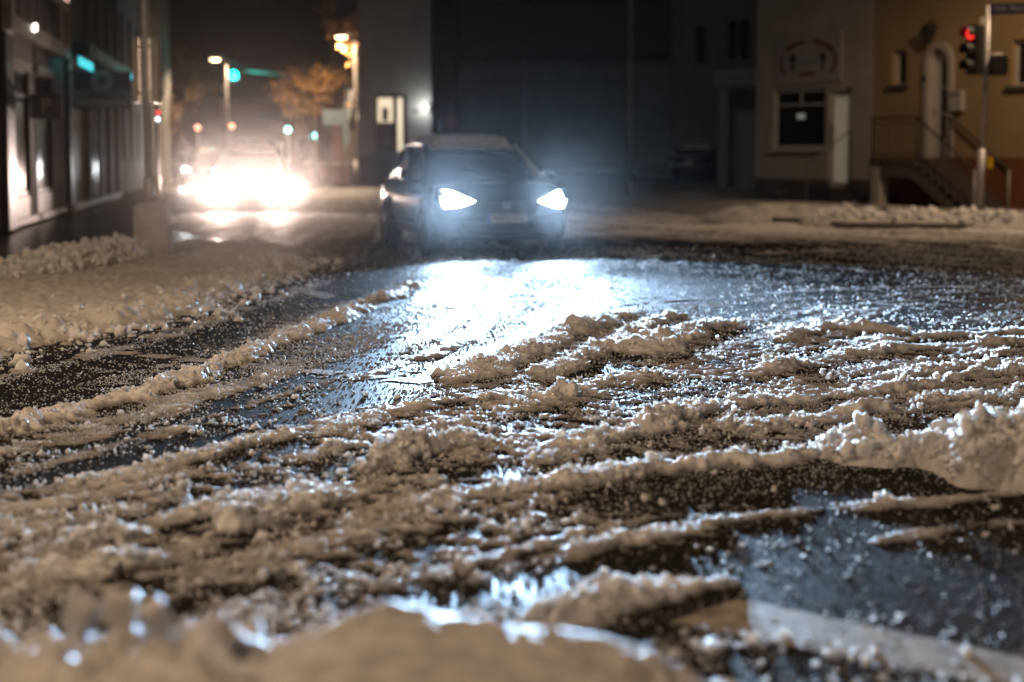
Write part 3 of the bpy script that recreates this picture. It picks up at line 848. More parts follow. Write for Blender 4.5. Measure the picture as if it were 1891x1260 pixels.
# crumbs on the banks
def crumbs(fn, xr, yr, n, r0, r1, z0, thr):
    x = rng.uniform(*xr, n); y = rng.uniform(*yr, n); h = fn(x, y)
    k = h > thr
    r = np.clip(r0 * (1 - rng.random(k.sum()) * .97) ** -.5, r0, r1)
    return np.stack([x[k], y[k], z0 + h[k] + r * .2], 1), r
dq, rq, tq_ = polydist(VX, VY, rimline)
kk = (rng.random(VX.shape) < .055 * np.exp(-(dq / .42) ** 2)) & (VT > -.01)
rv_ = np.clip(.012 * (1 - rng.random(kk.sum()) * .97) ** -.5, .01, .075)
pa = [(np.stack([VX[kk], VY[kk], VT[kk] + rv_ * .3], 1), rv_), crumbs(fa, (-8.2, -3.8), (19.5, 27.5), 9000, .02, .085, .05, .06), crumbs(fb, (1.1, 3.2), (7.6, 10.6), 11000, .009, .055, 0, .03),
      crumbs(fc, (5.2, 14.5), (34.5, 39.5), 2500, .03, .12, .02, .12)]
scatter('snow_crumbs', np.concatenate([p[0] for p in pa]), np.concatenate([p[1] for p in pa]), 'clump', 'rounded snow crumbs lying on the piled snow banks', 'snow crumbs')

# ================================================================== STREET LAMPS
def street_lamp(loc, rz, h, label, power=P_STREET, watts=True, reach=1.0):
    o = empty('street_lamp', loc, rz, label, 'street lamp', 'sodium street lamps')
    MB().tube([(0, 0, 0), (0, 0, 1.1)], .085, 12).build('base_sleeve', 'galv', o, True)
    MB().tube([(0, 0, 1.1), (0, 0, h * .6), (0, 0, h - .25), (0.06, 0, h - .05), (.3, 0, h + .04)], [.065, .055, .045, .042, .04], 10).build('pole', 'galv', o, True)
    hd = MB()
    rings = []
    for x, w, z0, z1 in [(.22, .05, h, h + .08), (.34, .13, h - .04, h + .11), (.62, .16, h - .05, h + .12), (.84, .12, h - .03, h + .09), (.92, .04, h, h + .05)]:
        rings.append([(x, -w, z0), (x, w, z0), (x, w * .8, z1), (x, -w * .8, z1)])
    head = hd.loft(rings).build('lamp_head', 'galv', o, True)
    rings = []
    for x, w, z0 in [(.36, .03, h - .06), (.42, .11, h - .11), (.6, .13, h - .13), (.78, .10, h - .11), (.84, .03, h - .06)]:
        rings.append([(x, -w, h - .048), (x, w, h - .048), (x, w * .7, z0), (x, -w * .7, z0)])
    MB().loft(rings).build('lamp_glass', 'lamp_sodium', head, True)
    if power:
        light('SPOT', 'lamp_light', power, SODIUM, o, (.80, 0, h - .24), .12, R(172), (0, 0, -1), .3)
    return o
p = at(397, 108, 100)
street_lamp((p.x + .6, 100, 0), math.pi, p.z, 'lit street lamp left of the hanging green signal', 4000)
p = at(630, 66, 88)
street_lamp((p.x + .6, 88, 0), math.pi, p.z, 'lit street lamp standing before the grey building, right of the bare tree', 3500)
street_lamp((-4.6, -3.4, 0), R(20), 7.0, 'street lamp behind the viewer, left of the near snow bank', P_STREET * 1.8)
street_lamp((-6.8, 10.5, .04), R(10), 7.2, 'street lamp on the left pavement before the shop front', P_STREET * 1.3)
street_lamp((11.4, 37.5, .1), math.pi, 7.2, 'street lamp on the right pavement past the red signal', P_STREET * 1.0)

# ================================================================== CARS
def ring_body(y, w, zb, zt, crown=.02):
    half = [(0, zb), (w * .72, zb), (w * .93, zb + .05), (w, zb + .35 * (zt - zb)), (w * .995, zb + .62 * (zt - zb)), (w * .965, zt - .10), (w * .90, zt - .03), (w * .72, zt + crown * .5), (0, zt + crown)]
    return [(x, y, z) for x, z in half] + [(-x, y, z) for x, z in half[-2:0:-1]]
def ring_house(y, wb, zb, wt, zt):
    half = [(wb, zb), (wb * .55 + wt * .45, zb + .45 * (zt - zb)), (wt + .02, zt - .07), (wt - .07, zt - .012), (0, zt + .008)]
    return [(x, y, z) for x, z in half] + [(-x, y, z) for x, z in half[-2::-1]]
HOUSE = [(-.92, .80, 1.00, .74, 1.03), (-.55, .81, 1.0, .68, 1.27), (-.12, .82, 1.0, .62, 1.515), (.45, .82, 1.0, .62, 1.565), (1.05, .81, 1.0, .61, 1.555), (1.62, .79, 1.0, .58, 1.46), (1.95, .76, 1.0, .60, 1.24), (2.12, .72, 1.0, .66, 1.04)]
def wheel(o, x, y, s):
    w = MB()
    prof = [(.215, -.10), (.30, -.115), (.335, -.09), (.345, 0), (.335, .09), (.30, .115), (.215, .10)]
    n = 28
    rings = [[(px_ + 0, r * math.cos(a), r * math.sin(a)) for r, px_ in prof] for a in [k * 2 * math.pi / n for k in range(n)]]
    vs = [q for r in rings for q in r]; m_ = len(prof); fs = []
    for i in range(n):
        for k in range(m_ - 1):
            fs.append((i * m_ + k, i * m_ + k + 1, ((i + 1) % n) * m_ + k + 1, ((i + 1) % n) * m_ + k))
    wh = w.add(vs, fs).build('wheel', 'tyre', o, True, (x, y, .345))
    r_ = MB().disc((s * .04, 0, 0), .215, 'x', .10, 24)
    for k in range(5):
        a = k * 2 * math.pi / 5 + .3
        c, t = math.cos(a), math.sin(a)
        r_.add([(s * .115, c * .04 - t * .035, t * .04 + c * .035), (s * .115, c * .04 + t * .035, t * .04 - c * .035), (s * .10, c * .21 + t * .02, t * .21 - c * .02), (s * .10, c * .21 - t * .02, t * .21 + c * .02)], [(0, 1, 2, 3)])
    r_.build('rim', 'rim', wh)
def make_car(loc, rz, label, name='parked_car', lamps=None, power=0, col=BLUEWHITE, plate='', snow=True, paint='black_paint', drop=-.22, spot=50, yaw=-.03, wide=0.0, blend=1.0):
    o = empty(name, loc, rz, label, 'car')
    st = [(-2.19, .52, .45, .66), (-2.16, .66, .36, .76), (-2.09, .78, .28, .86), (-1.97, .865, .24, .925), (-1.75, .90, .22, .965), (-1.3, .915, .21, 1.0), (-.85, .92, .21, 1.03), (0, .92, .21, 1.02), (1.0, .92, .21, 1.035), (1.7, .905, .23, 1.04), (2.03, .87, .28, 1.02), (2.15, .80, .36, .96), (2.19, .66, .45, .85)]
    body = MB().loft([ring_body(*s) for s in st]).build('body', paint, o, True)
    MB().loft([ring_house(*s) for s in HOUSE]).build('cabin', 'car_glass', o, True)
    # roof skin and pillars
    rr = []
    for y, wb, zb, wt, zt in [(-.10, .82, 1, .62, 1.522), (.45, .82, 1, .62, 1.565), (1.05, .81, 1, .61, 1.555), (1.55, .80, 1, .58, 1.475)]:
        rr.append([(-wt - .025, y, zt - .07), (-wt + .06, y, zt + .004), (0, y, zt + .024), (wt - .06, y, zt + .004), (wt + .025, y, zt - .07)])
    roof = MB().loft(rr, False, False).build('roof', paint, o, True)
    for s in (-1, 1):
        MB().tube([(s * .785, -.93, 1.03), (s * .72, -.55, 1.27), (s * .64, -.12, 1.50), (s * .645, .45, 1.53), (s * .63, 1.05, 1.515), (s * .62, 1.62, 1.42), (s * .70, 2.08, 1.06)], .032, 8).build('pillar', paint, o, True)
        MB().box(*sorted((s * .70, s * .795)), .40, .47, 1.02, 1.50).build('door_pillar', paint, o)
        mr = MB().box(*sorted((s * .93, s * 1.10)), -.66, -.54, 1.02, 1.17, .03).build('side_mirror', paint, o, True)
        MB().box(*sorted((s * .86, s * .94)), -.63, -.58, 1.04, 1.09).build('mirror_arm', 'dark_plastic', mr)
        MB().box(*sorted((s * .918, s * .935)), -.78, 1.2, .28, .40, .008).build('sill_trim', 'dark_plastic', o)
        MB().tube([(s * .925, -.2, .82), (s * .945, -.1, .82), (s * .925, .0, .82)], .014, 6).build('door_handle', paint, o)
        for y in (-1.34, 1.34):
            MB().disc((s * .90, y, .36), .40, 'x', .06, 28).build('wheel_arch', 'dark_plastic', o)
            wheel(o, s * .845, y, s)
        # headlamp: tall outside, drawn out to a point towards the grille
        pts = [(.40, -2.155, .735), (.54, -2.12, .805), (.70, -2.035, .895), (.86, -1.90, .92), (.885, -1.895, .76), (.80, -2.02, .63), (.60, -2.115, .655)]
        fr = [(s * (a + .004), b - .085, c) for a, b, c in pts]; bk = [(s * a, b + .10, c) for a, b, c in pts]
        n = len(pts)
        hl = MB().add(fr + bk, [tuple(range(n))] + [tuple(range(2 * n - 1, n - 1, -1))] + [(k, (k + 1) % n, n + (k + 1) % n, n + k) for k in range(n)])
        hl = hl.build('headlight', 'dark_plastic' if lamps else 'car_glass', o)
        if lamps:
            c = Vector((s * .66, -2.085, .765))
            cut = .30 if s > 0 else .30
            li = []
            for a, b, cc in pts:
                li.append((s * (.68 + (a - .68) * .92), b - .096 , .765 + (cc - .765) * .82))
            MB().add(li, [tuple(range(n))]).build('lens', lamps, hl)
            light('SPOT', 'headlight_beam', power, col, o, (s * .72, -2.26, .765), .05, R(spot), (yaw, -1, -drop), blend)
        if wide:
            light('SPOT', 'dipped_beam', wide, col, o, (s * .66, -2.21, .765), .05, R(80), (0.05, -1, 0.05), .6)
        MB().disc((s * .66, -2.095, .43), .045, 'y', .06, 16).build('fog_light', 'chrome', o)
        tl = MB().add([(s * .62, 2.17, .86), (s * .80, 2.13, .86), (s * .88, 1.98, .90), (s * .86, 1.98, 1.0), (s * .72, 2.10, .99), (s * .60, 2.165, .95)], [(0, 1, 2, 3, 4, 5)])
        tl.build('tail_light', 'tail_glass', o)
    # nose
    gp_ = [(-.50, .74), (.50, .74), (.38, .54), (-.38, .54)]
    gr_ = MB().prism([(x, z) for x, z in gp_], 'y', -2.215, -2.15).build('grille', 'dark_plastic', o)
    for k in range(4):
        z = .575 + k * .045
        MB().box(-.38, .38, -2.228, -2.212, z, z + .014).build('grille_bar', 'chrome' if k == 3 else 'dark_plastic', gr_)
    MB().disc((0, -2.235, .69), .055, 'y', .02, 18).build('badge', 'chrome', gr_)
    MB().prism([(-.62, .46), (.62, .46), (.54, .31), (-.54, .31)], 'y', -2.205, -2.10).build('bumper_intake', 'dark_plastic', o)
    MB().box(-.70, .70, -2.16, -2.0, .20, .27, .015).build('bumper_lip', 'dark_plastic', o)
    pb = MB().box(-.26, .26, -2.235, -2.218, .452, .562).build('number_plate', 'plate', o)
    MB().box(-.26, -.215, -2.2385, -2.2355, .452, .562).build('plate_band', 'plate_blue', pb)
    if plate:
        text('plate_characters', plate, .095, 'ink', pb, (.02, -2.2365, .507), sx=.85, depth=.001)['kind'] = 'stuff'
    for s in (-1, 1):
        MB().tube([(s * .10 + .28, -.95, 1.055), (s * .10 - .12, -.70, 1.185)], .008, 6).build('wiper', 'dark_plastic', o)
    if snow:
        x, y = np.meshgrid(np.linspace(-.60, .60, 40), np.linspace(-.24, 1.60, 50))
        zr = np.interp(y[:, 0], [-.24, -.1, .45, 1.05, 1.6], [1.455, 1.53, 1.575, 1.565, 1.475])[:, None] + .02 * (1 - (x / .6) ** 2)
        e = np.minimum(np.minimum(.60 - np.abs(x), y + .24), 1.60 - y) + .10 * (fbm(x + 3, y + 7, .3, 3, 5) - .5)
        h = sstep(0, .12, e) * (.075 + .03 * fbm(x, y, .3, 3, 8))
        sn = hf_mesh('roof_snow', x, y, zr + h - .012, e > -.02, 'bank', parent=o)
        MB().tube([(.76, -.94, 1.07), (.70, -.55, 1.295), (.63, -.14, 1.515)], [.05, .022, .02], 8).build('windscreen_snow', 'bank', o, True)
        MB().tube([(-.62, 2.0, 1.24), (0, 2.04, 1.22), (.62, 2.0, 1.24)], .03, 8).build('rear_window_snow', 'bank', o, True)
    return o
cp = gp(908, 467)
car1 = make_car((cp[0] - .36, cp[1] + 1.40, 0), R(14), 'black car with snowy roof and blazing bluish headlights turning in the junction', 'turning_car', 'lens_blue', P_SUV, BLUEWHITE, 'WW R 1910', wide=4200.0)
car1.scale = (1.06, 1.06, 1.01)
cp = gp(440, 392)
car2 = make_car((cp[0], cp[1] + 2.1, 0), math.atan2(.137, 1), 'oncoming car lost in the glare of its own warm white headlights', 'oncoming_car', 'lens_warm', P_GLARE, WARMWHITE, '', True, drop=-.176, spot=20.7, yaw=0, wide=700.0, blend=.08)
cp = at(330, 322, 84)
make_car((cp.x + .66, 86, 0), math.atan2(.16, 1), 'small far car with one pale headlight showing left of the glare', 'distant_car', 'white_dot', 900, (.9, .95, 1.), '', False)
cp = at(1290, 352, 74)
make_car((cp.x + .15, 76.5, .1), R(172), 'dark parked car with snowy roof beside the gateway pillar', 'parked_car', None, 0, (1, 1, 1), '', True)

# ================================================================== SIGNALS AND POLES
def signal_head(o, loc, rz, n, on, lit, r=.1, back=False):
    """black housing with n hooded lenses facing local -y; on = index of the lit lens from the top"""
    h = n * (r * 2.5)
    b = MB().box(-r * 1.25, r * 1.25, -.02, .20, 0, h, .02).build('signal_head', 'signal_black', o, False, loc)
    b.rotation_euler = (0, 0, rz)
    for k in range(n):
        z = h - r * 1.25 - k * r * 2.5
        MB().disc((0, -.03, z), r * .92, 'y', .03, 20).build('lens', lit if k == on else 'off_lens', b, True)
        vis = []
        for yy in (-.02, -.20):
            vis.append([(math.cos(a) * r * 1.06, yy, z + math.sin(a) * r * 1.06) for a in np.linspace(R(-25), R(205), 15)])
        MB().loft(vis, False, False).build('hood', 'signal_black', b)
    if back:
        MB().box(-r * 1.5, r * 1.5, .205, .225, -.04, h + .04).build('backboard', 'signal_back', b)
    return b

# left pole with grey base box, seen from behind its two signals
bx_, by_ = gp(277, 488)
o = empty('signal_pole', (bx_, by_ + .2, .04), 0, 'grey signal pole in a boxy grey base on the snowy corner', 'signal pole')
MB().box(-.215, .215, -.17, .17, -.06, .72, .035).build('base_box', 'grey_box', o)
MB().box(-.10, .10, -.10, .10, .72, .745, .006).build('base_collar', 'grey_box', o)
MB().tube([(-.02, 0, .74), (-.03, 0, 1.05)], .075, 14).build('pole_sleeve', 'galv', o, True)
MB().tube([(-.03, 0, 1.05), (-.06, 0, 4.6)], .055, 14).build('pole', 'galv', o, True)
for s, w in ((-1, .06), (1, .10)):
    b = MB().box(-w / 2, w / 2, -.10, .14, 0, .82, .012).build('signal_head', 'signal_back', o, False, (s * .125 - .045, 0, 2.0))
    for k in range(3):
        MB().disc((0, .155, .14 + .27 * k), w * .45, 'y', .03, 16).build('lens', 'off_lens', b)
        MB().tube([(0, .14, .14 + .27 * k), (0, .26, .13 + .27 * k)], w * .5, 10, False).build('hood', 'signal_black', b)
    for z in (.12, .70):
        MB().tube([(-s * .125, 0, z), (0, 0, z)], .018, 6).build('bracket', 'galv', b)

# slender pole with yellow button box further along the same pavement
q = gp(291, 362)
o = empty('push_button_pole', (q[0], 44.5, .1), 0, 'thin far pole with a yellow push button box and small signal lights', 'signal pole')
o.location.x = at(291, 350, 44.5).x
MB().tube([(0, 0, 0), (0, 0, 2.9)], .05, 10).build('pole', 'galv', o, True)
MB().box(-.06, .08, -.12, -.045, .42, .80, .02).build('button_box', 'yellow', o)
b = signal_head(o, (.06, -.10, 1.98), R(10), 2, 0, 'tail_lit', .06)
MB().disc((-.20, -.12, 2.16), .045, 'y', .03, 16).build('small_lens', 'white_dot', o)
MB().tube([(0, -.0, 2.2), (-.2, -.1, 2.16)], .018, 6).build('bracket', 'galv', o)
MB().disc((.06, -.16, 2.06), .045, 'y', .03, 16).build('small_lens', 'white_dot', o)

# right pole with the red signal and the street name
px_ = at(1812, 330, 38.6)
o = empty('signal_pole', (px_.x, 38.6, .1), 0, 'grey signal pole with a red light and street name plate before the yellow house', 'signal pole')
def hz(py): return at(1812, py, 38.6).z - .1
MB().tube([(0, 0, 0), (0, 0, hz(275))], .078, 14).build('pole_sleeve', 'galv', o, True)
MB().tube([(0.02, 0, hz(275)), (.075, 0, hz(10))], .052, 14).build('pole', 'galv', o, True)
b = signal_head(o, (-.25, -.05, hz(138)), R(-62), 3, 0, 'red_lens', .125)
MB().box(-.10, .035, -.03, .0, hz(140), hz(32)).build('backboard', 'signal_back', o)
MB().box(.10, .44, -.14, .14, hz(140), hz(104), .03).build('pedestrian_signal', 'signal_black', o)
MB().box(.12, .42, -.13, .13, hz(104), hz(104) + .05, .02).build('snow_cap', 'bank', o, True)
MB().box(-.10, .04, -.02, .02, hz(60), hz(60) + .03).build('bracket', 'galv', o)
MB().box(.08, .2, -.13, -.07, hz(312), hz(290), .02).build('button_box', 'yellow', o)
ns = MB().box(.10, 1.45, -.012, .012, hz(28), hz(8)).build('name_plate', 'sign_blue', o)
ns.rotation_euler = (0, 0, R(-28))
text('plate_lettering', 'Wilh.-Mayer-Straße', .145, 'sign_white', ns, (.16, -.0135, (hz(28) + hz(8)) / 2), align='LEFT', depth=.001, sx=.86)

# thin pole in the dark gap
q = gp(1163, 362, .1)
o = empty('flag_pole', (q[0], q[1], .1), 0, 'thin tall bare pole in the dark gap right of the headlights', 'pole')
MB().tube([(0, 0, 0), (0, 0, .5)], .10, 12).build('base_sleeve', 'galv', o, True)
MB().tube([(0, 0, .5), (0, 0, 7.5)], [.07, .06], 12).build('pole', 'galv', o, True)

# no-entry style disc behind the car roof
q = at(833, 300, 70)
o = empty('round_sign', (q.x, 70, 0), 0, 'dull red round sign with a plate below it, above the car roof', 'road sign')
MB().tube([(0, 0, 0), (0, 0, 3.1)], .035, 10).build('pole', 'galv', o, True)
zc = at(833, 222, 70).z
MB().disc((0, -.05, zc), .28, 'y', .02, 28).build('sign_disc', 'red_sign', o)
MB().box(-.24, .24, -.06, -.04, zc - .62, zc - .38).build('sub_plate', 'sign_grey', o)

# far end of the street: hanging signal on its mast arm
Yf = 104
p = at(433, 142, Yf); pr = at(640, 150, Yf)
o = empty('mast_arm_signal', (pr.x, Yf, 0), 0, 'bright green signal hanging from a long arm over the far street', 'traffic signal')
MB().tube([(0, 0, 0), (0, 0, pr.z + .5)], [.12, .10], 12).build('mast', 'galv', o, True)
MB().tube([(0, 0, pr.z), (p.x - pr.x, 0, p.z + .35)], [.07, .045], 8).build('arm', 'galv', o, True)
b = signal_head(o, (p.x - pr.x, -.25, p.z - .17), 0, 3, 2, 'green_lens', .2)
light('POINT', 'signal_light', 260, (0, .9, .8), o, (p.x - pr.x, -.55, p.z + .0), .12)
def far_signal(px, py, Y, label, lit, r=.15, n=3, on=2):
    p = at(px, py, Y)
    o = empty('pole_signal', (p.x, Y, 0), 0, label, 'traffic signal')
    MB().tube([(0, .12, 0), (0, .12, p.z + .9)], .06, 10).build('pole', 'galv', o, True)
    signal_head(o, (0, -.05, p.z - r * 1.25 - (n - 1 - on) * r * 2.5), 0, n, on, lit, r)
    return o
far_signal(532, 240, 106, 'pale green far signal just above the glare', 'cyan_lens')
far_signal(579, 252, 101, 'pale green signal below the round yellow sign', 'cyan_lens', .17)
def far_dot(px, py, Y, label):
    p = at(px, py, Y)
    o = empty('warning_lamp', (p.x, Y, 0), 0, label, 'lamp', 'small orange lamps over the far street')
    MB().tube([(0, .06, 0), (0, .06, p.z)], .035, 8).build('post', 'galv', o)
    MB().disc((0, 0, p.z), .11, 'y', .08, 16).build('lens', 'orange_dot', o)
far_dot(365, 236, 96, 'small orange lamp at the left above the glare')
far_dot(428, 233, 97, 'small orange lamp right above the glare')
q = at(580, 214, 99)
o = empty('round_sign', (q.x + .1, 99, 0), 0, 'round yellowish sign on a thin pole under the bare tree', 'road sign')
MB().tube([(0, 0, 0), (0, 0, q.z)], .04, 8).build('pole', 'galv', o)
MB().disc((0, -.06, q.z), .24, 'y', .03, 24).build('sign_disc', 'sign_white', o)
q = at(620, 220, 92)
o = empty('direction_sign', (q.x, 92, 0), 0, 'blue grey direction board on a post beside the lit strip', 'road sign')
for s in (-.3, .3):
    MB().tube([(s, 0.05, 0), (s, 0.05, q.z + .3)], .045, 8).build('post', 'dark_frame', o)
MB().box(-.6, .6, -.03, 0, q.z - .28, q.z + .42).build('board', 'blue_panel', o)
MB().box(.32, .62, -.03, 0, q.z - 1.2, q.z - .33).build('board', 'blue_panel', o)

# ================================================================== BUILDINGS
class Facade:
    def __init__(s, name, P0, d, label, cat='building'):
        s.P = Vector((P0[0], P0[1], 0)); s.d = Vector((d[0], d[1], 0)).normalized()
        s.n = Vector((s.d.y, -s.d.x, 0))                        # outward
        s.o = empty(name, s.P, math.atan2(s.d.y, s.d.x), label, cat)
    def th(s, px, py, off=0.0):
        r = ray(px, py); P = s.P + s.n * off - Vector((0, 0, CAM_H))
        k = P.dot(s.n) / r.dot(s.n)
        q = r * k
        return (Vector((q.x, q.y, 0)) - s.P).dot(s.d), q.z + CAM_H
    def rect(s, x0, y0, x1, y1, off=0.0):
        a, c = s.th(x0, (y0 + y1) / 2, off)[0], s.th(x1, (y0 + y1) / 2, off)[0]
        xm = (x0 + x1) / 2
        return min(a, c), max(a, c), s.th(xm, y1, off)[1], s.th(xm, y0, off)[1]
    def wall(s, t0, t1, z0, z1, holes, m, name='wall', thick=.25, y0=0.0):
        ts = sorted({t0, t1, *[h[0] for h in holes], *[h[1] for h in holes]}); zs = sorted({z0, z1, *[h[2] for h in holes], *[h[3] for h in holes]})
        ts = [t for t in ts if t0 <= t <= t1]; zs = [z for z in zs if z0 <= z <= z1]
        b = MB()
        for a, c in zip(ts[:-1], ts[1:]):
            for e, f in zip(zs[:-1], zs[1:]):
                mt, mz = (a + c) / 2, (e + f) / 2
                if any(h[0] < mt < h[1] and h[2] < mz < h[3] for h in holes):
                    continue
                b.box(a, c, y0, y0 + thick, e, f)
        me = b.build(name, m, s.o)
        return me
    def window(s, r, frame, pane, fw=.07, cols=1, rows=1, inset=.12, name='window', splits=None):
        t0, t1, z0, z1 = r
        f = MB()
        f.box(t0, t1, inset, inset + .08, z0, z0 + fw).box(t0, t1, inset, inset + .08, z1 - fw, z1)
        f.box(t0, t0 + fw, inset, inset + .08, z0 + fw, z1 - fw).box(t1 - fw, t1, inset, inset + .08, z0 + fw, z1 - fw)
        w = f.build(name, frame, s.o)
        hs = [z0 + fw] + [z0 + (z1 - z0) * q for q in (splits or [k / rows for k in range(1, rows)])] + [z1 - fw]
        for j in range(len(hs) - 1):
            cc = cols if (splits is None or j == len(hs) - 2) else 1
            for i in range(cc):
                a = t0 + fw + (t1 - t0 - 2 * fw) * i / cc; b = t0 + fw + (t1 - t0 - 2 * fw) * (i + 1) / cc
                MB().box(a + (.03 if i else 0), b - (.03 if i < cc - 1 else 0), inset + .03, inset + .05, hs[j] + (.03 if j else 0), hs[j + 1] - (.03 if j < len(hs) - 2 else 0)).build('pane', pane, w)
                if i:
                    MB().box(a - .028, a + .028, inset + .005, inset + .075, hs[j], hs[j + 1]).build('mullion', frame, w)
            if j:
                MB().box(t0 + fw, t1 - fw, inset + .004, inset + .076, hs[j] - .028, hs[j] + .028).build('mullion', frame, w)
        return w

# ---- left shop row
L0 = gp(25, 430); dirL = (-.124, .992)
F = Facade('shop_building', L0, dirL, 'dim shop front with tall narrow windows and a big signboard on the left')
tA = F.th(126, 300)[0]
w1 = F.rect(24, 128, 56, 428); w1 = (w1[0], w1[1], .14, w1[3])
w2 = F.rect(68, 140, 97, 410); w2 = (w2[0], w2[1], .14, w2[3])
w0 = (-7.0, -4.6, .5, 3.3)
wu1 = (w1[0] - .4, w1[1] + .6, 7.2, 9.0); wu2 = (w2[0] + .2, w2[1] + 1.2, 7.2, 9.0)
F.wall(-9, tA - .55, 0.1, 11, [w0, w1, w2, wu1, wu2], 'shop_wall')
MB().box(-9, tA - .55, .26, 9, .1, 11).build('rear_mass', 'dim_wall', F.o)
MB().box(-9.3, tA - .5, -.3, 9.3, 11.0, 11.3).build('roof', 'roof', F.o)
MB().box(-1.6, -.55, -.14, .0, .1, 11).build('pilaster', 'dark_frame', F.o)
MB().box(tA - .56, tA - .02, -.12, .3, .1, 11).build('pilaster', 'dark_frame', F.o)
for w in (w1, w2):
    win = F.window((w[0], w[1], .62, w[3]), 'dark_frame', 'glass_ribbed', .07, 2, 1, .05, splits=[.80])
    MB().box(w[0] - .05, w[1] + .05, -.05, .06, w[3] - .02, w[3] + .16).build('shutter_case', 'sill_light', win)
    MB().box(w[0], w[1], .02, .10, .14, .60).build('kick_panel', 'sill_light', win)
F.window(w0, 'dark_frame', 'glass_dark', .07, 2, 1, .08)
for w in (wu1, wu2):
    F.window(w, 'white_frame', 'glass_dark', .07, 2, 1, .12)
MB().box(-.5, tA - .58, -.06, .0, .1, .22).build('plinth_strip', 'sill_light', F.o)
# signboard along the front
t0, zb0 = F.th(22, 55, .3); t1, zb1 = F.th(131, 108, .3)
zt = F.th(100, 22, .3)[1]
zb = (zb0 + zb1) / 2
o = empty('signboard', F.o.location, F.o.rotation_euler.z, 'long pale signboard with dark letters and a red end over the shop', 'sign')
sb = MB().box(t0, t1, -.30, -.12, zb, zb + 1.15, .02).build('board', 'sign_white', o)
for k in range(6):
    a = t0 + (t1 - t0) * (k + .5) / 6
    MB().tube([(a, -.12, zb + .3), (a, 0, zb + .3)], .025, 6).build('bracket', 'dark_frame', sb)
x = t0 + .55; rl = random.Random(4)
while x < t1 - 2.1:       # dark upright letters, too blurred in the photo to read
    wl = rl.choice([.26, .42, .55, .6])
    sh = rl.choice(['I', 'E', 'H', 'U', 'N'])
    lb = MB(); z0, z1 = zb + .26, zb + .96
    lb.box(x, x + .14, -.315, -.302, z0, z1)
    if wl > .3:
        lb.box(x + wl - .14, x + wl, -.315, -.302, z0, z1)
        if sh in 'EU': lb.box(x + .14, x + wl - .14, -.314, -.303, z0, z0 + .14)
        if sh in 'EN': lb.box(x + .14, x + wl - .14, -.314, -.303, z1 - .14, z1)
        if sh in 'H': lb.box(x + .14, x + wl - .14, -.314, -.303, z0 + .3, z0 + .42)
    lb.build('letter', 'sign_ink', sb)
    x += wl + .12
MB().box(t1 - 1.5, t1 - .25, -.315, -.302, zb + .2, zb + .95).build('red_panel', 'sign_red', sb)
MB().tube([(t1 - 3.9, -.32, zb + 1.19), (t1 - .5, -.32, zb + 1.19)], .022, 6).build('tube_lamp', glow('pinkish_tube_lamp', (1.0, .62, .5), 1.2), sb)
MB().disc((t0 + 3.1, -.34, zb + .22), .07, 'y', .06, 12).build('spot_lamp', glow('small_spot_lamp', (1, .9, .72), 6), sb)
# P sign
ts, zs = F.th(82, 197, .55)
o = empty('parking_sign', F.o.location, F.o.rotation_euler.z, 'small dark blue parking sign jutting out between the shop windows', 'sign')
MB().box(ts - .03, ts + .03, -.86, -.30, zs - .22, zs + .22, .01).build('panel', 'sign_blue', o)
MB().tube([(ts, -.30, zs + .1), (ts, 0, zs + .1)], .02, 6).build('bracket', 'dark_frame', o)
tp_ = text('sign_letter', 'P', .36, 'plate', o, (ts - .034, -.58, zs), (math.pi / 2, 0, -math.pi / 2), .001)

# second shop
G = Facade('shop_building', F.P + F.d * tA, dirL, 'grey green shop with a pale door and lit sign edge further along the left')
d1 = G.rect(136, 140, 158, 385); d1 = (d1[0] + .02, d1[1], .16, d1[3])
d2 = G.rect(170, 210, 190, 375); d2 = (d2[0], d2[1], .16, d2[3])
d3 = G.rect(196, 215, 208, 368); d3 = (d3[0], d3[1], .16, d3[3])
tE = G.th(216, 300)[0]
G.wall(0, tE, .1, 10, [d1, d2, d3], 'shop_wall_b')
MB().box(0.01, tE, .26, 9, .1, 10).build('rear_mass', 'dim_wall', G.o)
MB().box(0, tE + .2, -.25, 9.2, 10, 10.3).build('roof', 'roof', G.o)
dr_ = G.window(d1, 'white_frame', 'sign_white', .09, 1, 1, .04, 'door')
MB().box(d1[0] + .2, d1[1] - .25, .03, .05, .75, 1.95).build('notice', 'note', dr_)
for d_ in (d2, d3):
    G.window(d_, 'dark_frame', 'glass_ribbed', .08, 2, 1, .05)
for k in range(4):
    a = d1[1] + .4 + k * (tE - d1[1] - .6) / 3
    MB().box(a - .16, a + .16, -.10, .0, .1, 10).build('pilaster', 'shop_wall_b', G.o)
MB().box(0.1, tE - .1, -.14, -.1, .1, .24).build('plinth_strip', 'sill_light', G.o)
MB().box(.5, tE - .5, -.5, -.02, 3.65, 3.95).build('canopy', 'dark_frame', G.o)
a, za = G.th(144, 116, .5); c, zc = G.th(170, 129, .5)
MB().box(a, c, -.53, -.505, za - .05, za + .14).build('light_strip', 'cyan', G.o)
ts, zs = G.th(185, 168, .75)
o = empty('hanging_sign', G.o.location, G.o.rotation_euler.z, 'square hanging sign with a pale ring and grey text lines on the left', 'sign')
r0 = G.rect(163, 133, 208, 202, .75)
yv0, yv1 = -1.45, -.15
pn = MB().box(ts - .05, ts + .05, yv0, yv1, r0[2], r0[3], .01).build('panel', 'sign_blue', o)
zm = r0[2] + (r0[3] - r0[2]) * .5
MB().box(ts - .056, ts - .051, yv0 + .04, yv1 - .04, r0[2] + .04, zm).build('text_field', 'sign_grey', pn)
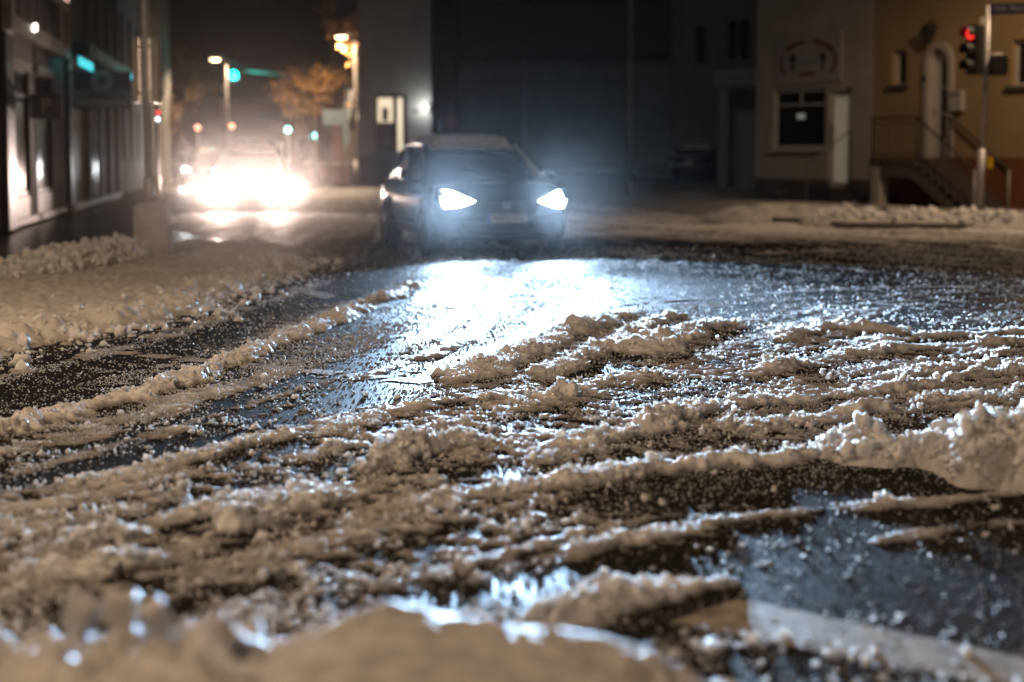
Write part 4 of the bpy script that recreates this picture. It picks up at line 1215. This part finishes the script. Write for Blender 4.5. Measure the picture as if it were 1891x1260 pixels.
for k in range(5):
    z = r0[2] + .16 + k * (zm - r0[2] - .2) / 5
    MB().box(ts - .060, ts - .057, yv0 + .12, yv1 - .12 - .2 * (k % 2), z, z + .05).build('text_line', 'blue_panel' if k else 'sign_white', pn)
ring = MB(); zc = zm + (r0[3] - zm) * .5; yc = (yv0 + yv1) / 2
n = 24
pr_ = []
for k in range(n):
    a = k * 2 * math.pi / n
    pr_.append([(ts - .058, yc + r_ * math.cos(a), zc + r_ * math.sin(a)) for r_ in (.12, .25)])
ring.add([q for r_ in pr_ for q in r_], [(2 * k, 2 * k + 1, 2 * ((k + 1) % n) + 1, 2 * ((k + 1) % n)) for k in range(n)]).build('ring', 'sign_grey', pn)
MB().box(ts - .058, ts - .03, yv0 - .04, yv0 - .005, zm + .25, r0[3] - .05).build('light_edge', 'cyan', pn)
MB().tube([(ts, yv1, zs + .4), (ts, 0, zs + .4)], .03, 6).build('bracket', 'dark_frame', pn)

# third row stretches on along the street
H_ = Facade('row_house', G.P + G.d * (tE + .4), dirL, 'unlit row houses beyond the shops on the left')
hs = [(2 + 4 * k, 3.3 + 4 * k, 1.2 + 3 * j, 2.9 + 3 * j) for k in range(8) for j in range(3)]
H_.wall(0, 36, .1, 9.5, hs, 'dim_wall')
MB().box(0, 36, .26, 8, .1, 9.5).build('rear_mass', 'dim_wall', H_.o)
MB().prism([(-.4, 9.5), (8.2, 9.5), (4, 13)], 'x', -.1, 36.1).build('roof', 'roof', H_.o)
for h in hs:
    H_.window(h, 'white_frame', 'glass_dark', .07, 2, 1)

# ---- beige and yellow houses on the right
dR = (.473, -.881)
PA = (6.49, 53.3)
B = Facade('beige_house', PA, dR, 'dim beige house with a round logo panel, white window and frosted door')
tB = B.th(1610, 300)[0]
wb = B.rect(1428, 163, 1524, 276); db = B.rect(1531, 168, 1569, 346)
B.wall(0, tB, .75, 11, [wb, db], 'beige_wall')
B.wall(0, tB, .1, .75, [db], 'grey_plinth', 'plinth', .28, -.03)
MB().box(0, tB, .27, 9, .1, 11).build('rear_mass', 'dim_wall', B.o)
MB().prism([(-.5, 11), (9.4, 11), (4.5, 14.5)], 'x', -.2, tB).build('roof', 'roof', B.o)
wn_ = B.window(wb, 'white_frame', 'glass_dark', .10, 2, 1, .06, splits=[.73])
MB().box(wb[0] - .1, wb[1] + .1, -.10, .05, wb[2] - .06, wb[2] - .002).build('sill', 'white_frame', wn_)
tt, zz = B.th(1476, 215, -.03)
MB().box(tt - .16, tt + .16, .080, .088, zz - .07, zz + .07).build('ceiling_lamp_glimpse', 'lit_cold', wn_)
dd_ = B.window(db, 'white_frame', 'lit_frost', .13, 1, 1, .06, 'door')
MB().tube([(db[0] + .17, -.03, .95 + db[2]), (db[0] + .17, -.03, 1.6 + db[2])], .02, 8).build('pull_handle', 'iron', dd_)
r = B.rect(1436, 62, 1556, 152)
o = empty('logo_panel', B.o.location, B.o.rotation_euler.z, 'pale square panel with a red ring of lettering on the beige house', 'sign')
pn = MB().box(r[0], r[1], -.05, -.003, r[2], r[3]).build('panel', 'sign_white', o)
cxm, czm = (r[0] + r[1]) / 2, (r[2] + r[3]) / 2 - .10
rad = (r[1] - r[0]) * .42; rz_ = (r[3] - r[2]) * .42
for a0, a1, w in ((98, 145, .10), (25, 80, .10), (155, 215, .05), (-35, 20, .06)):
    prr = []
    for k in range(13):
        a = R(a0 + (a1 - a0) * k / 12)
        prr.append([(cxm + rad * q * math.cos(a), -.054, czm + rz_ * q * math.sin(a)) for q in (1 - w, 1 + w)])
    MB().loft(prr, False, False).build('ring_lettering', 'sign_red', pn)
for s in (-1, 1):
    MB().disc((cxm + s * rad * .55, -.054, czm + .10), .13, 'y', .006, 14).build('dark_figure', 'sign_ink', pn)
    MB().box(cxm + s * rad * .55 - .05, cxm + s * rad * .55 + .05, -.0565, -.0545, czm - .22, czm + .02).build('dark_figure', 'sign_ink', pn)
MB().box(cxm - rad * .38, cxm + rad * .38, -.056, -.053, czm - .05, czm + .07).build('word_bar', 'sign_grey', pn)
MB().box(cxm - rad * .3, cxm + rad * .3, -.056, -.053, czm - .36, czm - .26).build('word_bar', 'sign_red', pn)
ta, zz = B.th(1573, 165)
MB().tube([(ta, -.12, zz), (ta, 0, zz)], [.05, .04], 10).build('wall_camera', 'iron', B.o)
# steps and rail to that door
o = empty('front_steps', B.o.location, B.o.rotation_euler.z, 'low stone steps with a slim handrail up to the frosted door', 'steps')
hs_ = db[2]
for k in range(3):
    MB().box(db[0] - .35 - .30 * k, db[1] + .25, -1.0, -.035 , .1 + (hs_ - .1) * (2 - k) / 3, .1 + (hs_ - .1) * (3 - k) / 3 - .003).build('step', 'stone', o)
a, za = B.th(1490, 305, 1.0); c, zc = B.th(1571, 240, 1.0)
MB().tube([(a, -1.0, .1), (a, -1.0, za), (c, -1.0, zc)], .025, 8).build('handrail', 'galv', o, True)
MB().tube([(c, -1.0, zc), (c, -1.0, hs_)], .022, 8).build('post', 'iron', o, True)
tt, zz = B.th(1535, 368, 1.3)
o = empty('planter', B.o.location, B.o.rotation_euler.z, 'dark box planter standing before the frosted door steps', 'planter')
MB().box(tt - .45, tt + .45, -1.65, -1.2, .1, .58, .02).build('trough', 'dark_frame', o)
MB().box(tt - .41, tt + .41, -1.61, -1.24, .555, .60, .01).build('soil', 'bark', o)
tt, zz = B.th(1465, 372, .5)
o = empty('cellar_shaft', B.o.location, B.o.rotation_euler.z, 'low stone ledge with a snowy top below the white window', 'ledge')
MB().box(tt - .7, tt + .7, -.6, -.035, .1, .36, .02).build('wall', 'grey_plinth', o)
MB().box(tt - .68, tt + .68, -.58, -.04, .355, .42, .02).build('snow_cap', 'bank', o, True)

Yh = Facade('yellow_house', B.P + B.d * (tB + .01), dR, 'ochre yellow house with an arched door and rust red plinth')
wy = Yh.rect(1648, 92, 1674, 157); dy_ = Yh.rect(1716, 88, 1754, 292)
wy2 = Yh.rect(1868, 72, 1930, 158)
tY = 16.0
zpl = Yh.th(1840, 291)[1]
Yh.wall(0, tY, zpl, 11.5, [wy, dy_, wy2], 'yellow_wall')
Yh.wall(0, tY, .1, zpl, [dy_], 'orange_plinth', 'plinth', .28, -.03)
MB().box(0, tY, .27, 9, .1, 11.5).build('rear_mass', 'dim_wall', Yh.o)
MB().prism([(-.5, 11.5), (9.4, 11.5), (4.5, 15)], 'x', 0, tY).build('roof', 'roof', Yh.o)
for w in (wy, wy2):
    q = Yh.window(w, 'white_frame', 'glass_dark', .06, 1, 1, .14)
    MB().box(w[0] - .12, w[1] + .12, -.10, .08, w[2] - .09, w[2] - .002).build('sill', 'stone', q)
# arched door in its recess
dw_ = dy_[1] - dy_[0]
jamb = MB()
n = 16
def arch(hw, z0, zs, zr):
    return [(-hw, z0), (-hw, zs)] + [(-hw * math.cos(a), zs + zr * math.sin(a)) for a in np.linspace(0, math.pi, n)[1:-1]] + [(hw, zs), (hw, z0)]
cxd = (dy_[0] + dy_[1]) / 2
zs_ = dy_[3] - dw_ * .5
outer = arch(dw_ / 2 + .14, dy_[2], zs_, dw_ / 2 + .14); inner = arch(dw_ / 2 - .02, dy_[2], zs_, dw_ / 2 - .02)
vs = [(cxd + x, -.08, z) for x, z in outer] + [(cxd + x, -.08, z) for x, z in inner] + [(cxd + x, .22, z) for x, z in inner] + [(cxd + x, -.002, z) for x, z in outer]
k_ = len(outer)
fs = []
for i in range(k_ - 1):
    fs += [(i, i + 1, k_ + i + 1, k_ + i), (k_ + i, k_ + i + 1, 2 * k_ + i + 1, 2 * k_ + i), (i + 1, i, 3 * k_ + i, 3 * k_ + i + 1)]
door = MB().add(vs, fs).build('door_surround', 'beige_wall', Yh.o)
leaf = MB().prism([(cxd + x, z) for x, z in arch(dw_ / 2 - .03, dy_[2], zs_, dw_ / 2 - .03)], 'y', .15, .21).build('door', 'white_frame', Yh.o)
for k in range(3):
    z0 = dy_[2] + .45 + k * .62
    MB().box(cxd - .05, cxd + .22, .135, .148, z0, z0 + .54).build('pane', 'glass_dark', leaf)
MB().prism([(cxd + .08 + x, z) for x, z in arch(.16, dy_[2] + 2.35, zs_ + .02, .16)], 'y', .135, .148).build('pane', 'glass_dark', leaf)
MB().tube([(cxd - .3, .11, dy_[2] + 1.0), (cxd - .3, .11, dy_[2] + 1.15)], .02, 6).build('handle', 'chrome', leaf)
tl_, zl = Yh.th(1716, 55, .2)
o = empty('wall_lantern', Yh.o.location, Yh.o.rotation_euler.z, 'unlit dark wall lantern above the arched door', 'lantern')
MB().tube([(tl_, 0, zl + .1), (tl_, -.18, zl + .22), (tl_, -.22, zl + .12)], .02, 6).build('arm', 'iron', o)
MB().loft([[(tl_ + a * w, -.22 + b * w, z) for a, b in ((-1, -1), (1, -1), (1, 1), (-1, 1))] for w, z in ((.05, zl - .30), (.13, zl + .02), (.15, zl + .04), (.03, zl + .14))]).build('cage', 'iron', o)
tn, zn = Yh.th(1768, 186, .06)
o = empty('notice_box', Yh.o.location, Yh.o.rotation_euler.z, 'pale letter box on the ochre wall right of the arched door', 'letter box')
MB().box(tn - .22, tn + .22, -.14, -.003, zn - .24, zn + .24, .015).build('case', 'note', o)
MB().box(tn - .18, tn + .18, -.145, -.1405, zn + .12, zn + .16).build('slot', 'iron', o)
tn, zn = Yh.th(1706, 146, .1)
MB().disc((tn, -.06, zn), .07, 'y', .08, 12).build('doorbell_plate', 'chrome', Yh.o)
# outside stair: landing before the door, steps down along the wall
o = empty('outside_stair', Yh.o.location, Yh.o.rotation_euler.z, 'dark outside stair with iron railings up to the arched door', 'stair')
W = 1.15
hL = dy_[2] - .02
tl0 = Yh.th(1604, 318, W)[0]; tl1 = dy_[1] + .15
MB().box(tl0, tl1, -W, -.035, hL - .14, hL, .01).build('landing', 'stone', o)
MB().box(tl0 + .06, tl0 + .34, -W + .03, -W + .3, .1, hL - .142).build('pillar', 'beige_wall', o)
MB().prism([(tl0 + .45, hL - .142), (tl1, hL - .142), (tl1 + 1.6, .1), (tl1 + 1.2, .1), (tl1 - .1, hL - .45), (tl0 + .45, hL - .40)], 'y', -W + .02, -W + .20).build('stringer', 'grey_plinth', o)
nst = 7
for k in range(nst):
    z1 = hL - (k + 1) * (hL - .1) / (nst + 1)
    MB().box(tl1 + .27 * k, tl1 + .27 * (k + 1) + .03, -W, -.035, z1 - .06, z1).build('step', 'stone', o)
    MB().box(tl1 + .27 * k, tl1 + .27 * k + .03, -W + .01, -.04, z1 - .0, z1 + (hL - .1) / (nst + 1) - .062).build('riser', 'stone', o)
rail_h = .95
def railing(yy, t0, t1, t2, bal=True):
    MB().tube([(t0, yy, hL + rail_h), (t1, yy, hL + rail_h), (t2, yy, .1 + rail_h)], .026, 8).build('handrail', 'iron', o, True)
    MB().tube([(t2, yy, .1), (t2, yy, .1 + rail_h)], .03, 8).build('post', 'galv', o, True)
    MB().tube([(t1, yy, hL), (t1, yy, hL + rail_h)], .025, 8).build('post', 'iron', o, True)
    if not bal:
        return
    MB().tube([(t0, yy, hL), (t0, yy, hL + rail_h)], .025, 8).build('post', 'iron', o, True)
    MB().tube([(t0, yy, hL + .82), (t1, yy, hL + .82)], .014, 6).build('rail_bar', 'iron', o)
    MB().tube([(t0, yy, hL + .10), (t1, yy, hL + .10), (t2, yy, .2)], .014, 6).build('rail_bar', 'iron', o)
    nb = int((t1 - t0) / .13)
    for k in range(1, nb):
        a = t0 + (t1 - t0) * k / nb
        MB().tube([(a, yy, hL + .10), (a, yy, hL + .82)], .010, 5).build('baluster', 'iron', o)
    nb = int((t2 - t1) / .14)
    for k in range(1, nb):
        f = k / nb; a = t1 + (t2 - t1) * f; z = hL + (.1 - hL) * f
        MB().tube([(a, yy, z + .10), (a, yy, z + rail_h)], .010, 5).build('baluster', 'iron', o)
railing(-W + .06, tl0 + .05, tl1, tl1 + 2.0)
railing(-.10, tl1 - .05, tl1, tl1 + 2.0, False)

# ---- dim grey house and gateway behind the parked car
Z = Facade('dim_house', (at(1268, 300, 82).x, 82), (1, 0), 'very dim grey house with narrow windows behind the parked car')
hz_ = [Z.rect(1284, 48, 1304, 120), Z.rect(1345, 38, 1362, 110), Z.rect(1366, 36, 1384, 110)]
Z.wall(0, 7, .1, 10.5, hz_, 'dim_wall')
MB().box(0, 7, .26, 8, .1, 10.5).build('rear_mass', 'dim_wall', Z.o)
MB().prism([(-.4, 10.5), (8.4, 10.5), (4, 14)], 'x', -.2, 7.2).build('roof', 'roof', Z.o)
for h in hz_:
    Z.window(h, 'dark_frame', 'glass_dark', .05, 1, 1)
Gt = Facade('gateway', (at(1327, 300, 72).x, 72), (1, 0), 'pale gateway pillar carrying a snow capped lintel beside the beige house', 'gateway')
pw = Gt.th(1345, 300)[0]; zt = Gt.th(1335, 160)[1]; zt2 = Gt.th(1335, 138)[1]
MB().box(0, pw, 0, .36, .1, zt - .002, .01).build('pillar', 'sign_white', Gt.o)
MB().box(-.15, 2.2, -.06, .5, zt, zt2, .01).build('lintel', 'beige_wall', Gt.o)
MB().box(-.13, 2.18, -.04, .48, zt2 + .001, zt2 + .13, .03).build('snow_cap', 'bank', Gt.o, True)
MB().box(pw + .02, 2.1, .9, 1.1, .1, zt - .02).build('side_wall', 'beige_wall', Gt.o)

# ---- grey building behind the turning car
K = Facade('grey_building', (at(666, 300, 85).x, 85), (1, 0), 'tall grey rendered building with a lit brown door behind the turning car')
tK = K.th(796, 300)[0]
kd = K.rect(694, 174, 752, 282)
K.wall(0, tK, .1, 12, [kd], 'grey_wall')
MB().box(0.0, tK, .26, .4, .1, 12).build('inner_lining', 'dim_wall', K.o)
MB().box(.01, tK + .95, 3.2, 12, .1, 12).build('rear_mass', 'dim_wall', K.o)
MB().box(-.1, .0, -.02, 3.2, .1, 12).build('side_wall', 'grey_wall', K.o)
MB().box(tK, tK + .02, .0, 3.2, .1, 12).build('side_wall', 'dim_wall', K.o)
MB().prism([(-.5, 12), (12.5, 12), (6, 16)], 'x', -.3, tK + 1.1).build('roof', 'roof', K.o)
MB().box(-.1, tK, -.06, -.004, .1, 1.35).build('plinth', 'hedge', K.o)
f = K.window(kd, 'brown_frame', 'glass_dark', .08, 1, 1, .10, 'door')
r1 = K.rect(697, 181, 725, 226); r2 = K.rect(734, 181, 743, 280); r3 = K.rect(699, 232, 726, 277)
MB().box(r1[0], r1[1], .10, .12, r1[2], r1[3]).build('lit_pane', 'lit_warm', f)
MB().box(r2[0], r2[1], .10, .12, r2[2], r2[3]).build('lit_pane', 'lit_warm', f)
MB().box(r3[0], r3[1], .09, .12, r3[2], r3[3]).build('door_panel', 'brown_frame', f)
MB().box((r1[0] + r1[1]) / 2 - .13, (r1[0] + r1[1]) / 2 + .13, .085, .098, r1[2] + .05, r1[2] + .62).build('hanging_ornament', 'dark_frame', f)
MB().box(kd[0] - .1, kd[1] + .1, -.9, -.062, kd[2] - .18, kd[2] - .02).build('door_step', 'stone', K.o)
tw, zw = K.th(790, 205)
o = empty('wall_lamp', K.o.location, 0, 'bright wall lamp at the corner of the grey building', 'lamp')
MB().box(tw - .02, tw + .10, -.10, -.003, zw - .06, zw + .30, .01).build('housing', 'dark_frame', o)
MB().box(tw - .035, tw - .021, -.09, -.02, zw - .04, zw + .28).build('glass', 'wall_lamp', o)
light('POINT', 'lamp_light', 40, (1, .97, .9), o, (tw - .10, -.45, zw + .12), .06)
tw, zw = K.th(768, 205)
MB().box(tw - .14, tw + .14, -.02, -.003, zw - .05, zw + .05).build('name_plate', 'iron', K.o)

# lit strip of the house left of it
N_ = Facade('lit_house', (at(560, 300, 112).x, 112), (1, 0), 'narrow house with a bright tall stair window beside the grey building')
r1 = N_.rect(643, 165, 652, 222); r2 = N_.rect(654, 165, 663, 222)
N_.wall(1.6, 3.6, .1, 9, [r1, r2], 'red_wall')
MB().box(1.6, 3.6, .26, 7, .1, 9).build('rear_mass', 'dim_wall', N_.o)
MB().prism([(-.3, 9), (7.3, 9), (3.5, 11.5)], 'x', 1.4, 3.8).build('roof', 'roof', N_.o)
for r_ in (r1, r2):
    N_.window(r_, 'white_frame', 'lit_warm', .04, 1, 2, .08)
Q = Facade('low_shop', (at(410, 300, 128).x, 128), (1, 0), 'low reddish building with a dark sign strip across the end of the street')
tq = Q.th(640, 300)[0]; zq = Q.th(500, 190)[1]
wq = [(1.0 + 1.9 * k, 2.3 + 1.9 * k, 1.0, 2.4) for k in range(4)]
Q.wall(0, tq, 0, zq, wq, 'red_wall')
MB().box(0, tq, .26, 8, 0, zq).build('rear_mass', 'dim_wall', Q.o)
MB().box(-.2, tq + .2, -.3, 8.2, zq + .001, zq + .2).build('roof', 'roof', Q.o)
for w in wq:
    Q.window(w, 'white_frame', 'glass_dark', .06, 2, 1)
r_ = Q.rect(478, 204, 532, 220)
MB().box(r_[0], r_[1], -.08, -.003, r_[2], r_[3]).build('sign_strip', 'blue_panel', Q.o)
# low wall with snow at the foot of the tree
q0 = at(560, 335, 100); q1 = at(664, 335, 100)
o = empty('low_wall', (q0.x, 100.3, 0), 0, 'low orange lit brick wall topped with snow under the bare tree', 'wall')
MB().box(0, q1.x - q0.x, 0, .3, 0, .85).build('wall', 'red_wall', o)
MB().box(-.03, q1.x - q0.x + .03, -.05, .35, .851, .98, .03).build('snow_cap', 'bank', o, True)
# dark hedge and house closing the gap
D_ = Facade('dark_house', (at(850, 300, 125).x, 125), (1, 0), 'unlit dark house closing the gap behind the headlights')
D_.wall(0, 15, .1, 7.5, [], 'dim_wall')
MB().box(0, 15, .26, 8, .1, 7.5).build('rear_mass', 'dim_wall', D_.o)
MB().prism([(-.5, 7.5), (8.5, 7.5), (4, 11)], 'x', -.4, 15.4).build('roof', 'roof', D_.o)
MB().box(-.1, 15.1, -.07, -.003, .1, .8).build('plinth', 'grey_plinth', D_.o)
MB().tube([(4.0, -.08, .2), (4.0, -.08, 7.4)], .05, 8).build('downpipe', 'galv', D_.o)

# ================================================================== TREES
def tree(loc, h, spread, label, seed, leaves=2600, lean=0):
    rd = random.Random(seed)
    o = empty('street_tree', loc, 0, label, 'tree', 'bare trees along the far street')
    tr = MB(); tips = []
    def limb(p, d, l, r, dep):
        pts = [Vector(p)]; rr = [r]
        for k in range(4):
            d = (d + Vector((rd.uniform(-.2, .2), rd.uniform(-.2, .2), rd.uniform(-.05, .14)))).normalized()
            pts.append(pts[-1] + d * l / 4); rr.append(r * (1 - .14 * (k + 1)))
        tr.tube(pts, rr, 6 if dep else 9)
        if dep >= 3 or r < .012:
            tips.extend(pts[1:]); return
        for k in range(rd.randint(3, 4)):
            a = rd.uniform(0, 6.28); b = rd.uniform(.45, .95)
            nd = (d * math.cos(b) + Vector((math.cos(a), math.sin(a), .15)) * math.sin(b)).normalized()
            i = rd.randint(2, 4)
            limb(pts[i], nd, l * rd.uniform(.5, .72), rr[i] * .62, dep + 1)
            if dep: tips.append(pts[i])
    limb((0, 0, 0), Vector((lean, 0, 1)), h * .52, h * .022, 0)
    tr.build('trunk', 'bark', o, True)
    lf = MB()
    for k in range(leaves):
        c = rd.choice(tips) + Vector((rd.gauss(0, .22), rd.gauss(0, .22), rd.gauss(0, .16))) * spread
        s = rd.uniform(.06, .16)
        u = Vector((rd.gauss(0, 1), rd.gauss(0, 1), rd.gauss(0, 1))).normalized() * s; v = u.cross(Vector((rd.gauss(0, 1), rd.gauss(0, 1), rd.gauss(0, 1)))).normalized() * s * .7
        lf.add([c - u, c - v, c + u, c + v], [(0, 1, 2, 3)])
    cr = lf.build('crown', 'leaf', o)
    return o
p = at(588, 300, 94)
tree((p.x, 94, 0), 6.4, 1.0, 'small orange lit tree left of the right street lamp', 3)
p = at(662, 300, 91)
tree((p.x - .1, 90.5, 0), 9.5, 1.0, 'tall thin tree hard against the grey building', 8, 1800)
p = at(345, 300, 108)
tree((p.x, 108, 0), 7.0, 1.0, 'tree with reddish lit leaves left of the far left street lamp', 12, 2400)
p = at(240, 300, 92)
tree((p.x, 96, 0), 4.6, 1.0, 'low leafy tree in the dark behind the left signal pole', 15, 2400)

# ================================================================== NIGHT AIR
hz = MB().box(-45, 45, -12, 150, -1.0, 17).build('haze', 'asphalt')
hz.data.materials.clear()
hm = bpy.data.materials.new('night_haze'); hm.use_nodes = True
nt = hm.node_tree; nt.nodes.clear()
ou = nt.nodes.new('ShaderNodeOutputMaterial'); pv = nt.nodes.new('ShaderNodeVolumePrincipled')
pv.inputs['Color'].default_value = (.92, .92, .92, 1)
pv.inputs['Density'].default_value = HAZE
pv.inputs['Anisotropy'].default_value = 0.998
nt.links.new(pv.outputs[0], ou.inputs['Volume'])
hz.data.materials.append(hm)
tag(hz, 'thin cold night haze filling the junction', 'haze', kind='stuff')
